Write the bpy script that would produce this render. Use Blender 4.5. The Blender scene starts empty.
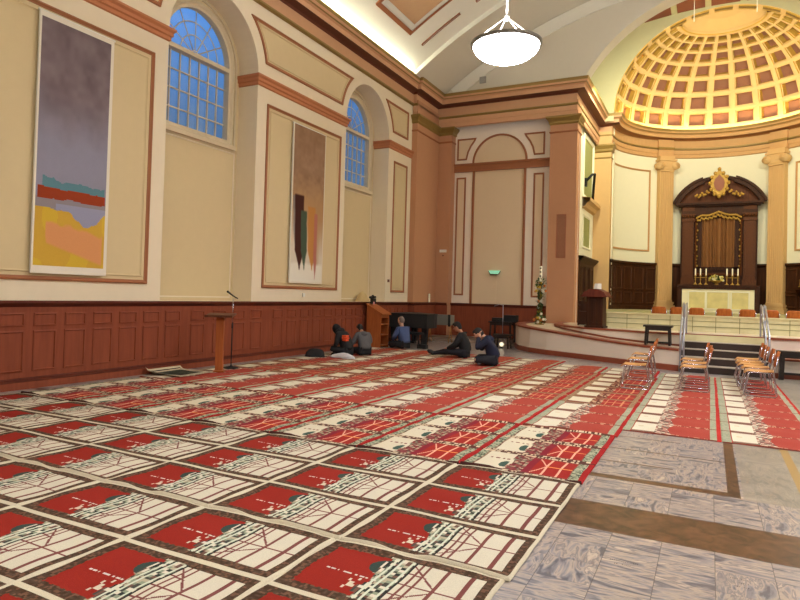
import bpy, math, random
import numpy as np
from mathutils import Vector, Matrix
random.seed(7)
PI = math.pi
sin, cos = math.sin, math.cos
S = bpy.context.scene
COL = S.collection
XC = 0.25                       # axis of the hall

# ------------------------------------------------------------------ materials
def lin(c):
    out = []
    for v in c[:3]:
        v = v / 255.0
        out.append(v / 12.92 if v <= 0.04045 else ((v + 0.055) / 1.055) ** 2.4)
    return (*out, 1.0)

def new_mat(name):
    m = bpy.data.materials.new(name); m.use_nodes = True
    nt = m.node_tree; nt.nodes.clear()
    o = nt.nodes.new('ShaderNodeOutputMaterial'); b = nt.nodes.new('ShaderNodeBsdfPrincipled')
    nt.links.new(b.outputs[0], o.inputs[0])
    return m, nt, b

def mat(name, c, rough=0.6, metal=0.0, var=0.08, scale=6.0, bump=0.0, stretch=(1, 1, 1), emit=None, es=0.0, spec=0.4):
    m, nt, b = new_mat(name)
    b.inputs['Roughness'].default_value = rough; b.inputs['Metallic'].default_value = metal
    b.inputs['Specular IOR Level'].default_value = spec
    tc = nt.nodes.new('ShaderNodeTexCoord'); mp = nt.nodes.new('ShaderNodeMapping')
    mp.inputs['Scale'].default_value = stretch
    nz = nt.nodes.new('ShaderNodeTexNoise'); nz.inputs['Scale'].default_value = scale; nz.inputs['Detail'].default_value = 4
    nt.links.new(tc.outputs['Object'], mp.inputs[0]); nt.links.new(mp.outputs[0], nz.inputs['Vector'])
    mx = nt.nodes.new('ShaderNodeMix'); mx.data_type = 'RGBA'
    l = lin(c)
    mx.inputs[6].default_value = tuple(v * (1 - var) for v in l[:3]) + (1,)
    mx.inputs[7].default_value = tuple(min(1, v * (1 + var)) for v in l[:3]) + (1,)
    nt.links.new(nz.outputs[0], mx.inputs[0]); nt.links.new(mx.outputs[2], b.inputs['Base Color'])
    if bump:
        bp = nt.nodes.new('ShaderNodeBump'); bp.inputs['Strength'].default_value = bump; bp.inputs['Distance'].default_value = 0.02
        nt.links.new(nz.outputs[0], bp.inputs['Height']); nt.links.new(bp.outputs[0], b.inputs['Normal'])
    if emit:
        b.inputs['Emission Color'].default_value = lin(emit); b.inputs['Emission Strength'].default_value = es
    return m

def wood(name, c, c2, rough=0.45, scale=3.0, stretch=(6, 6, 0.6)):
    m, nt, b = new_mat(name)
    b.inputs['Roughness'].default_value = rough + 0.1; b.inputs['Specular IOR Level'].default_value = 0.2
    tc = nt.nodes.new('ShaderNodeTexCoord'); mp = nt.nodes.new('ShaderNodeMapping'); mp.inputs['Scale'].default_value = stretch
    nz = nt.nodes.new('ShaderNodeTexNoise'); nz.inputs['Scale'].default_value = scale; nz.inputs['Detail'].default_value = 5
    nt.links.new(tc.outputs['Object'], mp.inputs[0]); nt.links.new(mp.outputs[0], nz.inputs['Vector'])
    r = nt.nodes.new('ShaderNodeValToRGB')
    r.color_ramp.elements[0].position = 0.3; r.color_ramp.elements[0].color = lin(c)
    r.color_ramp.elements[1].position = 0.7; r.color_ramp.elements[1].color = lin(c2)
    nt.links.new(nz.outputs[0], r.inputs[0]); nt.links.new(r.outputs[0], b.inputs['Base Color'])
    return m

def attr_mat(name, rough=0.9, nscale=250, amt=0.3, bump=0.25):
    """colours woven or painted into the thing, stored per face"""
    m, nt, b = new_mat(name)
    b.inputs['Roughness'].default_value = rough; b.inputs['Specular IOR Level'].default_value = 0.15
    a = nt.nodes.new('ShaderNodeAttribute'); a.attribute_name = 'dye'
    tc = nt.nodes.new('ShaderNodeTexCoord'); nz = nt.nodes.new('ShaderNodeTexNoise')
    nz.inputs['Scale'].default_value = nscale; nz.inputs['Detail'].default_value = 2
    nt.links.new(tc.outputs['Object'], nz.inputs['Vector'])
    mr = nt.nodes.new('ShaderNodeMapRange'); mr.inputs[3].default_value = 1 - amt; mr.inputs[4].default_value = 1 + amt
    nt.links.new(nz.outputs[0], mr.inputs[0])
    mx = nt.nodes.new('ShaderNodeMix'); mx.data_type = 'RGBA'; mx.blend_type = 'MULTIPLY'; mx.inputs[0].default_value = 1
    nt.links.new(a.outputs['Color'], mx.inputs[6]); nt.links.new(mr.outputs[0], mx.inputs[7])
    nt.links.new(mx.outputs[2], b.inputs['Base Color'])
    if bump:
        bp = nt.nodes.new('ShaderNodeBump'); bp.inputs['Strength'].default_value = bump; bp.inputs['Distance'].default_value = 0.004
        nt.links.new(nz.outputs[0], bp.inputs['Height']); nt.links.new(bp.outputs[0], b.inputs['Normal'])
    return m

M_CREAM = mat('cream plaster', (228, 214, 186), 0.75, var=0.03)
M_TAN = mat('tan plaster', (210, 190, 148), 0.8, var=0.03)
M_TERRA = mat('terracotta plaster', (204, 158, 120), 0.75, var=0.04)
M_TERRA2 = mat('dusty terracotta plaster', (188, 138, 102), 0.75, var=0.04)
M_BROWNM = mat('brown moulding paint', (156, 98, 62), 0.6, var=0.04)
M_DKBROWN = mat('dark brown soffit paint', (98, 52, 32), 0.6, var=0.04)
M_GOLD = mat('old gold paint', (144, 118, 62), 0.42, 0.25, var=0.08)
M_GOLDB = mat('bright gilding', (178, 140, 62), 0.4, 0.4, var=0.3, scale=30)
M_CEIL = mat('ivory ceiling plaster', (232, 230, 216), 0.8, var=0.02)
M_CEIL2 = mat('grey ivory ceiling plaster', (214, 208, 190), 0.8, var=0.02)
M_GREENW = mat('pale olive plaster', (196, 190, 148), 0.75, var=0.04)
M_APSEW = mat('apse cream plaster', (230, 226, 200), 0.75, var=0.02)
M_OCHRE = mat('ochre plaster', (206, 168, 114), 0.7, var=0.04)
M_WAIN = wood('red brown painted wood', (124, 62, 42), (138, 72, 48), 0.5)
M_WAIND = wood('dark red brown painted wood', (84, 38, 26), (96, 44, 30), 0.45)
M_DARKWOOD = wood('dark carved oak', (44, 22, 9), (70, 36, 14), 0.42)
M_DARKWOOD2 = wood('mid oak panel', (76, 38, 15), (100, 54, 24), 0.42)
M_OAK = wood('orange brown wood', (150, 80, 40), (172, 98, 52), 0.4)
M_BEECH = wood('honey beech ply', (196, 138, 78), (222, 166, 102), 0.35)
M_BEECHB = wood('reddish ply back', (158, 84, 36), (186, 106, 50), 0.3)
M_BLACKWOOD = mat('black stained wood', (34, 26, 24), 0.35, var=0.1)
M_BLACK = mat('matt black', (20, 20, 22), 0.6, var=0.1)
M_PIANO = mat('black quilted cover', (30, 32, 34), 0.55, var=0.2)
M_CHROME = mat('chromed steel', (190, 190, 205), 0.18, 1.0, var=0.02)
M_STEEL = mat('brushed steel', (175, 178, 192), 0.3, 0.9, var=0.05)
M_STAGEW = mat('pale stage wall paint', (228, 214, 198), 0.6, var=0.03)
M_STAGER = mat('red brown stone cap', (140, 72, 50), 0.4, var=0.1)
M_STEPD = mat('dark step riser', (52, 38, 32), 0.5, var=0.1)
M_STEPL = mat('light step nosing', (176, 162, 148), 0.4, var=0.05)
M_YMARB = mat('yellow veined marble', (216, 206, 160), 0.35, var=0.14, scale=5)
M_YMARBJ = mat('marble joint', (120, 116, 70), 0.6)
M_FRAMEW = mat('cream window paint', (206, 190, 158), 0.6, var=0.02)
M_GREY = mat('grey plastic', (140, 138, 132), 0.5)
M_WHITE = mat('white paint', (230, 228, 218), 0.5, var=0.02)
M_WAX = mat('white wax', (240, 232, 205), 0.5, var=0.02)
M_BROWNMARB = None

def floor_material():
    m, nt, b = new_mat('grey marble tile floor with brown bands')
    N = nt.nodes.new; L = nt.links.new
    tc = N('ShaderNodeTexCoord'); sp = N('ShaderNodeSeparateXYZ'); L(tc.outputs['Object'], sp.inputs[0])
    def mth(op, a, b_=None, c=None):
        n = N('ShaderNodeMath'); n.operation = op
        for i, v in enumerate((a, b_, c)):
            if v is None: continue
            if isinstance(v, (int, float)): n.inputs[i].default_value = v
            else: L(v, n.inputs[i])
        return n.outputs[0]
    X, Y = sp.outputs[0], sp.outputs[1]
    def rng(v, a, b2): return mth('MULTIPLY', mth('GREATER_THAN', v, a), mth('LESS_THAN', v, b2))
    P = 0.31
    def cell(v, off): return mth('FLOOR', mth('DIVIDE', mth('SUBTRACT', v, off), P))
    cx, cy = cell(X, -0.26), cell(Y, 4.65)
    par = mth('MODULO', mth('ABSOLUTE', mth('ADD', mth('MULTIPLY', cx, 3), mth('MULTIPLY', cy, 5))), 2)
    cb = N('ShaderNodeCombineXYZ'); L(cx, cb.inputs[0]); L(cy, cb.inputs[1])
    wn = N('ShaderNodeTexWhiteNoise'); L(cb.outputs[0], wn.inputs[0])
    flip = mth('GREATER_THAN', wn.outputs[0], 0.5)
    # veins, stretched one way or the other, shifted per tile
    def vein(sx, sy):
        v = N('ShaderNodeCombineXYZ')
        L(mth('ADD', mth('MULTIPLY', X, sx), mth('MULTIPLY', wn.outputs[0], 7)), v.inputs[0])
        L(mth('ADD', mth('MULTIPLY', Y, sy), mth('MULTIPLY', wn.outputs[0], 13)), v.inputs[1])
        n = N('ShaderNodeTexNoise'); n.inputs['Scale'].default_value = 1.0; n.inputs['Detail'].default_value = 5
        n.inputs['Distortion'].default_value = 1.0
        L(v.outputs[0], n.inputs['Vector']); return n.outputs[0]
    va, vb = vein(3.2, 15), vein(14, 3.6)
    mv = N('ShaderNodeMix'); L(flip, mv.inputs[0]); L(va, mv.inputs[2]); L(vb, mv.inputs[3])
    rp = N('ShaderNodeValToRGB'); els = rp.color_ramp.elements
    els[0].position = 0.36; els[0].color = lin((92, 92, 100)); els[1].position = 0.66; els[1].color = lin((184, 168, 152))
    e = els.new(0.45); e.color = lin((136, 132, 136)); e = els.new(0.52); e.color = lin((172, 156, 142)); e = els.new(0.58); e.color = lin((118, 114, 120))
    L(mv.outputs[0], rp.inputs[0])
    # joints
    def joint(v, off, w):
        f = mth('FRACT', mth('DIVIDE', mth('SUBTRACT', v, off), P)); return mth('LESS_THAN', f, w)
    near = mth('MAXIMUM', mth('LESS_THAN', Y, 6.02), mth('GREATER_THAN', X, 0.8))
    jt = mth('MULTIPLY', mth('MAXIMUM', joint(X, -0.26, 0.014), mth('MULTIPLY', joint(Y, 4.65, 0.012), 0.6)), near)
    mj = N('ShaderNodeMix'); mj.data_type = 'RGBA'; L(mth('MULTIPLY', jt, 0.75), mj.inputs[0]); L(rp.outputs[0], mj.inputs[6]); mj.inputs[7].default_value = lin((70, 66, 66))
    # plain beige grey field further on
    fn = N('ShaderNodeTexNoise'); fn.inputs['Scale'].default_value = 2.6; fn.inputs['Detail'].default_value = 7; L(tc.outputs['Object'], fn.inputs['Vector'])
    fr = N('ShaderNodeValToRGB'); fr.color_ramp.elements[0].position = .35; fr.color_ramp.elements[0].color = lin((122, 118, 104)); fr.color_ramp.elements[1].position = .65; fr.color_ramp.elements[1].color = lin((156, 148, 132))
    L(fn.outputs[0], fr.inputs[0])
    far = mth('MULTIPLY', mth('GREATER_THAN', Y, 6.0), mth('GREATER_THAN', X, 0.27))
    mf = N('ShaderNodeMix'); mf.data_type = 'RGBA'; L(mth('MULTIPLY', far, 0.7), mf.inputs[0]); L(mj.outputs[2], mf.inputs[6]); L(fr.outputs[0], mf.inputs[7])
    # brown bands
    bn = N('ShaderNodeTexNoise'); bn.inputs['Scale'].default_value = 7; bn.inputs['Detail'].default_value = 7; bn.inputs['Distortion'].default_value = 1.0; L(tc.outputs['Object'], bn.inputs['Vector'])
    br = N('ShaderNodeValToRGB'); br.color_ramp.elements[0].position = .35; br.color_ramp.elements[0].color = lin((62, 44, 35)); br.color_ramp.elements[1].position = .68; br.color_ramp.elements[1].color = lin((106, 74, 54))
    L(bn.outputs[0], br.inputs[0])
    band = mth('MAXIMUM', rng(Y, 4.65, 5.27), mth('MULTIPLY', rng(Y, 6.03, 6.16), mth('LESS_THAN', X, 0.25)))
    band = mth('MAXIMUM', band, mth('MULTIPLY', rng(X, 0.155, 0.25), rng(Y, 6.03, 12)))
    def line(y0, w, x1): return mth('MULTIPLY', rng(Y, y0, y0 + w), mth('LESS_THAN', X, x1))
    for y0, x1 in ((6.68, -0.29), (7.29, 0.2), (7.96, -0.27)): band = mth('MAXIMUM', band, line(y0, 0.035, x1))
    mb = N('ShaderNodeMix'); mb.data_type = 'RGBA'; L(band, mb.inputs[0]); L(mf.outputs[2], mb.inputs[6]); L(br.outputs[0], mb.inputs[7])
    band2 = mth('MULTIPLY', rng(X, 0.70, 0.78), rng(Y, 6.2, 30))
    mc = N('ShaderNodeMix'); mc.data_type = 'RGBA'; L(band2, mc.inputs[0]); L(mb.outputs[2], mc.inputs[6]); mc.inputs[7].default_value = lin((158, 126, 76))
    L(mc.outputs[2], b.inputs['Base Color'])
    b.inputs['Roughness'].default_value = 0.28; b.inputs['Specular IOR Level'].default_value = 0.35
    return m
M_FLOOR = floor_material()

def glass_mat():
    m, nt, b = new_mat('window glass')
    o = [n for n in nt.nodes if n.type == 'OUTPUT_MATERIAL'][0]
    t = nt.nodes.new('ShaderNodeBsdfTransparent'); t.inputs[0].default_value = (0.8, 0.9, 1, 1)
    g = nt.nodes.new('ShaderNodeBsdfGlossy'); g.inputs['Roughness'].default_value = 0.05
    mx = nt.nodes.new('ShaderNodeMixShader'); mx.inputs[0].default_value = 0.1
    nt.links.new(t.outputs[0], mx.inputs[1]); nt.links.new(g.outputs[0], mx.inputs[2]); nt.links.new(mx.outputs[0], o.inputs[0])
    return m
M_GLASS = glass_mat()
M_BOWL = mat('lit opal glass', (250, 248, 240), 0.4, emit=(248, 248, 252), es=52.0)
M_COVE = mat('cove tube', (255, 250, 235), 0.5, emit=(255, 252, 226), es=70.0)
M_COVEY = mat('warm cove tube', (255, 240, 200), 0.5, emit=(255, 232, 182), es=36.0)
M_GREENL = mat('lit green glass', (150, 230, 190), 0.5, emit=(150, 225, 190), es=0.45)

# ------------------------------------------------------------------ mesh collector
class MB:
    def __init__(s): s.v = []; s.f = []; s.m = []; s.sm = []
    def add(s, vs, fs, mi=0, smooth=False, T=None):
        n = len(s.v)
        for p in vs:
            s.v.append(tuple(T @ Vector(p)) if T is not None else tuple(p))
        for f in fs: s.f.append([i + n for i in f]); s.m.append(mi); s.sm.append(smooth)
        return s
    def box(s, x0, x1, y0, y1, z0, z1, mi=0, T=None):
        vs = [(x0,y0,z0),(x1,y0,z0),(x1,y1,z0),(x0,y1,z0),(x0,y0,z1),(x1,y0,z1),(x1,y1,z1),(x0,y1,z1)]
        fs = [(0,3,2,1),(4,5,6,7),(0,1,5,4),(1,2,6,5),(2,3,7,6),(3,0,4,7)]
        return s.add(vs, fs, mi, False, T)
    def tube(s, pts, r, n=8, mi=0, cap=True, T=None):
        rs = r if isinstance(r, (list, tuple)) else [r] * len(pts)
        P = [Vector(p) for p in pts]; vs = []; fs = []
        up = None
        for i, p in enumerate(P):
            d = (P[min(i+1, len(P)-1)] - P[max(i-1, 0)]).normalized()
            if up is None:
                up = Vector((0,0,1)) if abs(d.z) < 0.9 else Vector((1,0,0))
            a = d.cross(up)
            if a.length < 1e-4: a = d.cross(Vector((0,1,0)))
            a.normalize(); b = a.cross(d).normalized(); up = b
            for k in range(n):
                t = 2*PI*k/n; vs.append(p + (a*cos(t) + b*sin(t)) * rs[i])
        for i in range(len(P)-1):
            for k in range(n):
                k2 = (k+1) % n
                fs.append((i*n+k, i*n+k2, (i+1)*n+k2, (i+1)*n+k))
        if cap:
            fs.append(tuple(range(n-1, -1, -1))); fs.append(tuple(range((len(P)-1)*n, len(P)*n)))
        return s.add(vs, fs, mi, True, T)
    def lathe(s, prof, c=(0,0,0), n=20, mi=0, smooth=True, a0=0, a1=2*PI, T=None):
        vs = []; fs = []; full = abs(a1-a0-2*PI) < 1e-6
        m = n if full else n+1
        for (r, z) in prof:
            for k in range(m):
                t = a0 + (a1-a0)*k/n; vs.append((c[0]+r*cos(t), c[1]+r*sin(t), c[2]+z))
        for i in range(len(prof)-1):
            for k in range(n):
                k2 = (k+1) % m
                fs.append((i*m+k, i*m+k2, (i+1)*m+k2, (i+1)*m+k))
        return s.add(vs, fs, mi, smooth, T)
    def ball(s, c, r, n=12, mi=0, T=None):
        r = r if isinstance(r, (tuple, list)) else (r, r, r)
        vs = []; fs = []; m = n//2+1
        for i in range(m):
            ph = PI*i/(m-1)
            for k in range(n):
                t = 2*PI*k/n
                vs.append((c[0]+r[0]*sin(ph)*cos(t), c[1]+r[1]*sin(ph)*sin(t), c[2]+r[2]*cos(ph)))
        for i in range(m-1):
            for k in range(n):
                k2 = (k+1) % n; fs.append((i*n+k, (i+1)*n+k, (i+1)*n+k2, i*n+k2))
        return s.add(vs, fs, mi, True, T)
    def prism(s, poly, a, b, F, mi=0):
        """poly (u,v) extruded between depths a and b; F maps (u,v,d) to a point"""
        n = len(poly)
        vs = [F(u, v, a) for u, v in poly] + [F(u, v, b) for u, v in poly]
        fs = [tuple(range(n)), tuple(range(2*n-1, n-1, -1))] + [(i, (i+1) % n, n+(i+1) % n, n+i) for i in range(n)]
        return s.add(vs, fs, mi)
    def build(s, name, mats, parent=None, T=None):
        me = bpy.data.meshes.new(name)
        off = Vector(parent.location) if (parent is not None and not parent.get('_local')) else Vector((0,0,0))
        if parent is not None and parent.parent is not None and not parent.get('_local'): off = Vector(parent['_org'])
        if T is not None: vs = [tuple(T @ Vector(p) - off) for p in s.v]
        else: vs = [(p[0]-off[0], p[1]-off[1], p[2]-off[2]) for p in s.v]
        me.from_pydata(vs, [], s.f)
        if not isinstance(mats, (list, tuple)): mats = [mats]
        for m in mats: me.materials.append(m)
        me.polygons.foreach_set('material_index', s.m); me.polygons.foreach_set('use_smooth', s.sm)
        me.validate(); me.update()
        import bmesh
        bm = bmesh.new(); bm.from_mesh(me); bmesh.ops.recalc_face_normals(bm, faces=bm.faces); bm.to_mesh(me); bm.free()
        o = bpy.data.objects.new(name, me); COL.objects.link(o)
        if parent is not None:
            o.parent = parent
            if parent.get('_local'): o['_local'] = 1
            o['_org'] = tuple(off)
        return o

def tag(o, label, cat, group=None):
    o['label'] = label; o['category'] = cat
    if group: o['group'] = group
    return o
def thing(name, label, cat, loc=(0,0,0), rz=0, group=None, local=True):
    """Empty at the base of a thing; local parts are built round its origin"""
    o = bpy.data.objects.new(name, None); COL.objects.link(o)
    o.location = loc; o.rotation_euler = (0, 0, rz); o.empty_display_size = 0.1
    if local: o['_local'] = 1
    return tag(o, label, cat, group)
def struct(name, mb, mats, parent=None):
    o = mb.build(name, mats, parent)
    if parent is None: o['kind'] = 'structure'
    return o
def copy_tree(o, parent=None):
    c = o.copy(); COL.objects.link(c)
    if parent is not None: c.parent = parent
    for ch in list(o.children): copy_tree(ch, c)
    return c

# ------------------------------------------------------------------ polyline tools
def offset(path, d, closed=False):
    """offset of an xy path to its right by d, mitred"""
    n = len(path); out = []
    for i in range(n):
        p = Vector(path[i])
        if closed or 0 < i < n-1:
            a = (p - Vector(path[i-1])).normalized(); b = (Vector(path[(i+1) % n]) - p).normalized()
        elif i == 0: a = b = (Vector(path[1]) - p).normalized()
        else: a = b = (p - Vector(path[i-1])).normalized()
        na = Vector((a.y, -a.x)); nb = Vector((b.y, -b.x))
        m = (na + nb)
        if m.length < 1e-6: m = na
        m = m.normalized(); k = d / max(0.3, m.dot(na))
        out.append((p.x + m.x*k, p.y + m.y*k))
    return out
def sweep(mb, path, prof, segm=None, closed=False, F=None, smooth=False):
    """prof: list of (d, z); path in xy; F maps (a, b, z)"""
    F = F or (lambda a, b, z: (a, b, z))
    loops = [[F(p[0], p[1], z) for p in offset(path, d, closed)] for d, z in prof]
    n = len(path); m = n if closed else n-1
    for j in range(len(prof)-1):
        vs = loops[j] + loops[j+1]
        fs = [(i, (i+1) % n, n+(i+1) % n, n+i) for i in range(m)]
        mb.add(vs, fs, segm[j] if segm else 0, smooth)
    return mb
def fill_holes(mb, outer, holes, F, mi=0):
    """flat face with holes"""
    import bmesh
    bm = bmesh.new()
    for loop in [outer] + holes:
        vv = [bm.verts.new((p[0], p[1], 0)) for p in loop]
        for i in range(len(vv)): bm.edges.new((vv[i], vv[(i+1) % len(vv)]))
    bmesh.ops.triangle_fill(bm, use_beauty=True, use_dissolve=False, edges=bm.edges[:], normal=(0, 0, 1))
    bm.verts.index_update()
    vs = [F(v.co.x, v.co.y, 0) for v in bm.verts]; fs = [[v.index for v in f.verts] for f in bm.faces]
    bm.free(); return mb.add(vs, fs, mi)
def arc(cx, cy, r, a0, a1, n, ry=None):
    ry = ry or r
    return [(cx + r*cos(a0+(a1-a0)*i/n), cy + ry*sin(a0+(a1-a0)*i/n)) for i in range(n+1)]
# planes: left wall (Y, Z) seen from +X ; end wall (X, Z) seen from -Y
def FL(x0): return lambda a, b, d: (x0 + d, a, b)
def FE(y0): return lambda a, b, d: (a, y0 - d, b)
def ring_frame(mb, poly, F, w, d, mi=0, lip=None):
    """raised moulding round a closed outline (outline given anticlockwise), width w inward, raised d"""
    def G(a, b, z): return F(a, b, z)
    pr = [(0, 0), (0, d), (-w*0.35, d*1.3), (-w*0.65, d*0.7), (-w, d*0.6), (-w, 0)]
    sweep(mb, poly, pr, closed=True, F=G, segm=[mi]*5)

# ================================================================== SETTING
# floor
mb = MB(); mb.add([(-9.3,-4,0),(9.8,-4,0),(9.8,30.2,0),(-9.3,30.2,0)], [(0,1,2,3)])
struct('floor', mb, M_FLOOR)
mb = MB(); mb.box(-9.2, -4.0, 20.3, 22.0, 0, 0.07); mb.box(-9.2, -4.6, 21.1, 22.0, 0.07, 0.14)
struct('trim_1', mb, mat('polished stone step', (150, 132, 116), 0.3, var=0.1))

# ---- left wall with two arched niches and two arched windows
WX, NX = -9.2, -9.75
NICHES = [9.95, 16.58]; NR = 1.34; SPR = 6.52
GX = NX - 0.12
wall = MB()
holes = []
for c in NICHES + [3.32]:
    holes.append([(c-NR, 1.33), (c+NR, 1.33)] + arc(c, SPR, NR, 0, PI, 28))
fill_holes(wall, [(-4, 0), (19.75, 0), (19.75, 8.6), (-4, 8.6)], holes, FL(WX), 0)
for c in NICHES + [3.32]:
    path = [(c-NR, 1.33), (c-NR, SPR)] + arc(c, SPR, NR, PI, 0, 28)[1:] + [(c+NR, 1.33)]
    for i in range(len(path)-1):
        (a, b), (a2, b2) = path[i], path[i+1]
        wall.add([(WX,a,b),(WX,a2,b2),(NX,a2,b2),(NX,a,b)], [(0,1,2,3)], 0)
    wall.add([(WX,c-NR,1.33),(WX,c+NR,1.33),(NX,c+NR,1.33),(NX,c-NR,1.33)], [(0,1,2,3)], 0)
    wr = 0.97
    hole = [(c-wr, 4.92), (c+wr, 4.92)] + arc(c, 6.58, wr, 0, PI, 24)
    outer = [(c-NR, 1.33), (c+NR, 1.33)] + arc(c, SPR, NR, 0, PI, 28)
    fill_holes(wall, outer, [hole], FL(NX), 1)
    hp = hole + [hole[0]]
    for i in range(len(hole)):
        (a, b), (a2, b2) = hole[i], hole[(i+1) % len(hole)]
        wall.add([(NX,a,b),(NX,a2,b2),(NX-0.14,a2,b2),(NX-0.14,a,b)], [(0,1,2,3)], 0)
    # thin vertical line where the niche back meets the jamb
    ring_frame(wall, [(c-NR+0.1, 1.4), (c+NR-0.1, 1.4), (c+NR-0.1, 4.72), (c-NR+0.1, 4.72)], FL(NX+0.005), 0.03, 0.012, 0)
struct('wall_left', wall, [M_CREAM, M_TAN])

# windows
for k, c in enumerate(NICHES + [3.32]):
    fr = MB(); wr = 0.97
    op = [(c-wr-0.14, 4.80), (c+wr+0.14, 4.80)] + arc(c, 6.58, wr+0.14, 0, PI, 24)
    sweep(fr, op, [(0,0),(0,0.05),(-0.06,0.07),(-0.10,0.03),(-0.16,0.03),(-0.16,-0.1)], closed=True, F=FL(NX+0.001))
    op2 = [(c-wr-0.26, 4.74), (c+wr+0.26, 4.74)] + arc(c, 6.58, wr+0.26, 0, PI, 24)
    sweep(fr, op2, [(0,0),(0,0.025),(-0.05,0.03),(-0.05,0)], closed=True, F=FL(NX+0.001))
    fr.box(NX-0.02, NX+0.10, c-wr-0.2, c+wr+0.2, 4.76, 4.86)
    w = struct('window_%d' % (k+1), fr, M_FRAMEW)
    mu = MB(); mx = NX-0.10
    mu.box(mx-0.04, NX+0.03, c-wr, c+wr, 6.49, 6.58)
    for i in range(1, 7):
        y = c - wr + i*2*wr/7; mu.box(mx-0.02, mx+0.02, y-0.011, y+0.011, 4.92, 6.5)
    for i in range(1, 4):
        z = 4.92 + i*0.395; mu.box(mx-0.02, mx+0.021, c-wr, c+wr, z-0.012, z+0.012)
    for r in (0.10, 0.42, 0.70):
        a = arc(c, 6.58, r, 0, PI, 20)
        mu.tube([(mx, p, q) for p, q in a], 0.014, 4)
    for a in (30, 60, 90, 120, 150):
        t = math.radians(a); mu.tube([(mx, c+0.1*cos(t), 6.58+0.1*sin(t)), (mx, c+wr*cos(t), 6.58+wr*sin(t))], 0.014, 4)
    mu.build('muntin', M_FRAMEW, w)
    gl = MB(); pl = [(c-wr, 4.92), (c+wr, 4.92)] + arc(c, 6.58, wr, 0, PI, 24)
    gl.add([(mx-0.03, p, q) for p, q in pl], [tuple(range(len(pl)))]); gl.build('pane', M_GLASS, w)

# impost mouldings, panel frames on the left wall
imp = MB(); PR = [(0, 6.28), (0.03, 6.30), (0.03, 6.36), (0.06, 6.38), (0.06, 6.44), (0.10, 6.48), (0.10, 6.52), (0, 6.53)]
for (a, b, l, r) in ((4.66, 8.61, 1, 1), (11.29, 15.24, 1, 1), (17.92, 19.64, 1, 0), (-4, 1.98, 0, 1)):
    path = ([(NX, a)] if l else []) + [(WX, a), (WX, b)] + ([(NX, b)] if r else [])
    sweep(imp, path, PR)
struct('trim_2', imp, mat('brown terracotta moulding', (184, 118, 78), 0.7, var=0.04))
pan = MB(); inn = MB()
def wall_panel(y0, y1, z0, z1):
    poly = [(y0, z0), (y1, z0), (y1, z1), (y0, z1)]
    ring_frame(pan, poly, FL(WX), 0.07, 0.03, 0)
    p2 = offset(poly, -0.13, True); ring_frame(pan, p2, FL(WX), 0.035, 0.02, 1)
    inn.add([(WX+0.006, a, b) for a, b in offset(poly, -0.05, True)], [(0,1,2,3)])
wall_panel(4.99, 8.27, 1.65, 5.94); wall_panel(11.64, 14.96, 1.65, 5.94); wall_panel(18.3, 19.3, 1.65, 5.94)
def spandrel(c0, c1, zt=7.78, zb=6.84, r=1.62, ya=None):
    # between the arch centred c0 and the one centred c1
    def at(c, s, z): return c + s*math.sqrt(max(0.0, r*r - (z-SPR)**2))
    R = [];  n = 8
    if c1 is not None: right = [(at(c1, -1, zb + (zt-zb)*i/n), zb + (zt-zb)*i/n) for i in range(n+1)]
    else: right = [(ya, zb), (ya, zt)]
    if c0 is not None: left = [(at(c0, 1, zt - (zt-zb)*i/n), zt - (zt-zb)*i/n) for i in range(n+1)]
    poly = right + left
    ring_frame(pan, poly, FL(WX), 0.07, 0.03, 0)
    ring_frame(pan, offset(poly, -0.11, True), FL(WX), 0.03, 0.02, 1)
    inn.add([(WX+0.006, a, b) for a, b in offset(poly, -0.05, True)], [tuple(range(len(poly)))])
spandrel(9.95, 16.58); spandrel(3.32, 9.95); spandrel(16.58, None, ya=19.3)
struct('trim_3', pan, [M_BROWNM, M_TAN]); struct('trim_4', inn, M_TAN)

# wainscot
wn = MB()
sweep(wn, [(WX, -4), (WX, 19.6)], [(0.05, 0), (0.05, 1.24)], [0])
sweep(wn, [(WX, -4), (WX, 19.6)], [(0.05, 1.24), (0.10, 1.27), (0.13, 1.30), (0.13, 1.335), (0, 1.335)], [1,1,1,1])
sweep(wn, [(WX, -4), (WX, 19.6)], [(0.12, 0), (0.12, 0.11), (0.07, 0.13), (0.07, 0.15), (0.05, 0.17)], [0,1,1,1])  # shadow groove above the base drawn in the dark wood colour
ys = [5.02+0.528*k - 0.528*17 for k in range(17)] + [5.02+0.528*k for k in range(8)] + [9.38, 10.02, 10.64, 11.24] + [12.05+0.56*k for k in range(13)]
for y in ys:
    if y < -3.8 or y > 19.0: continue
    w = 0.38
    for z0, z1 in ((0.26, 0.88), (0.94, 1.15)):
        poly = [(y, z0), (y+w, z0), (y+w, z1), (y, z1)]
        sweep(wn, poly, [(0,0),(0,0.012),(-0.02,0.02),(-0.035,-0.004)], [2,2,2], closed=True, F=FL(WX+0.05))
struct('wall_left.001', wn, [M_WAIN, M_WAIND, M_WAIN])

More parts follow.
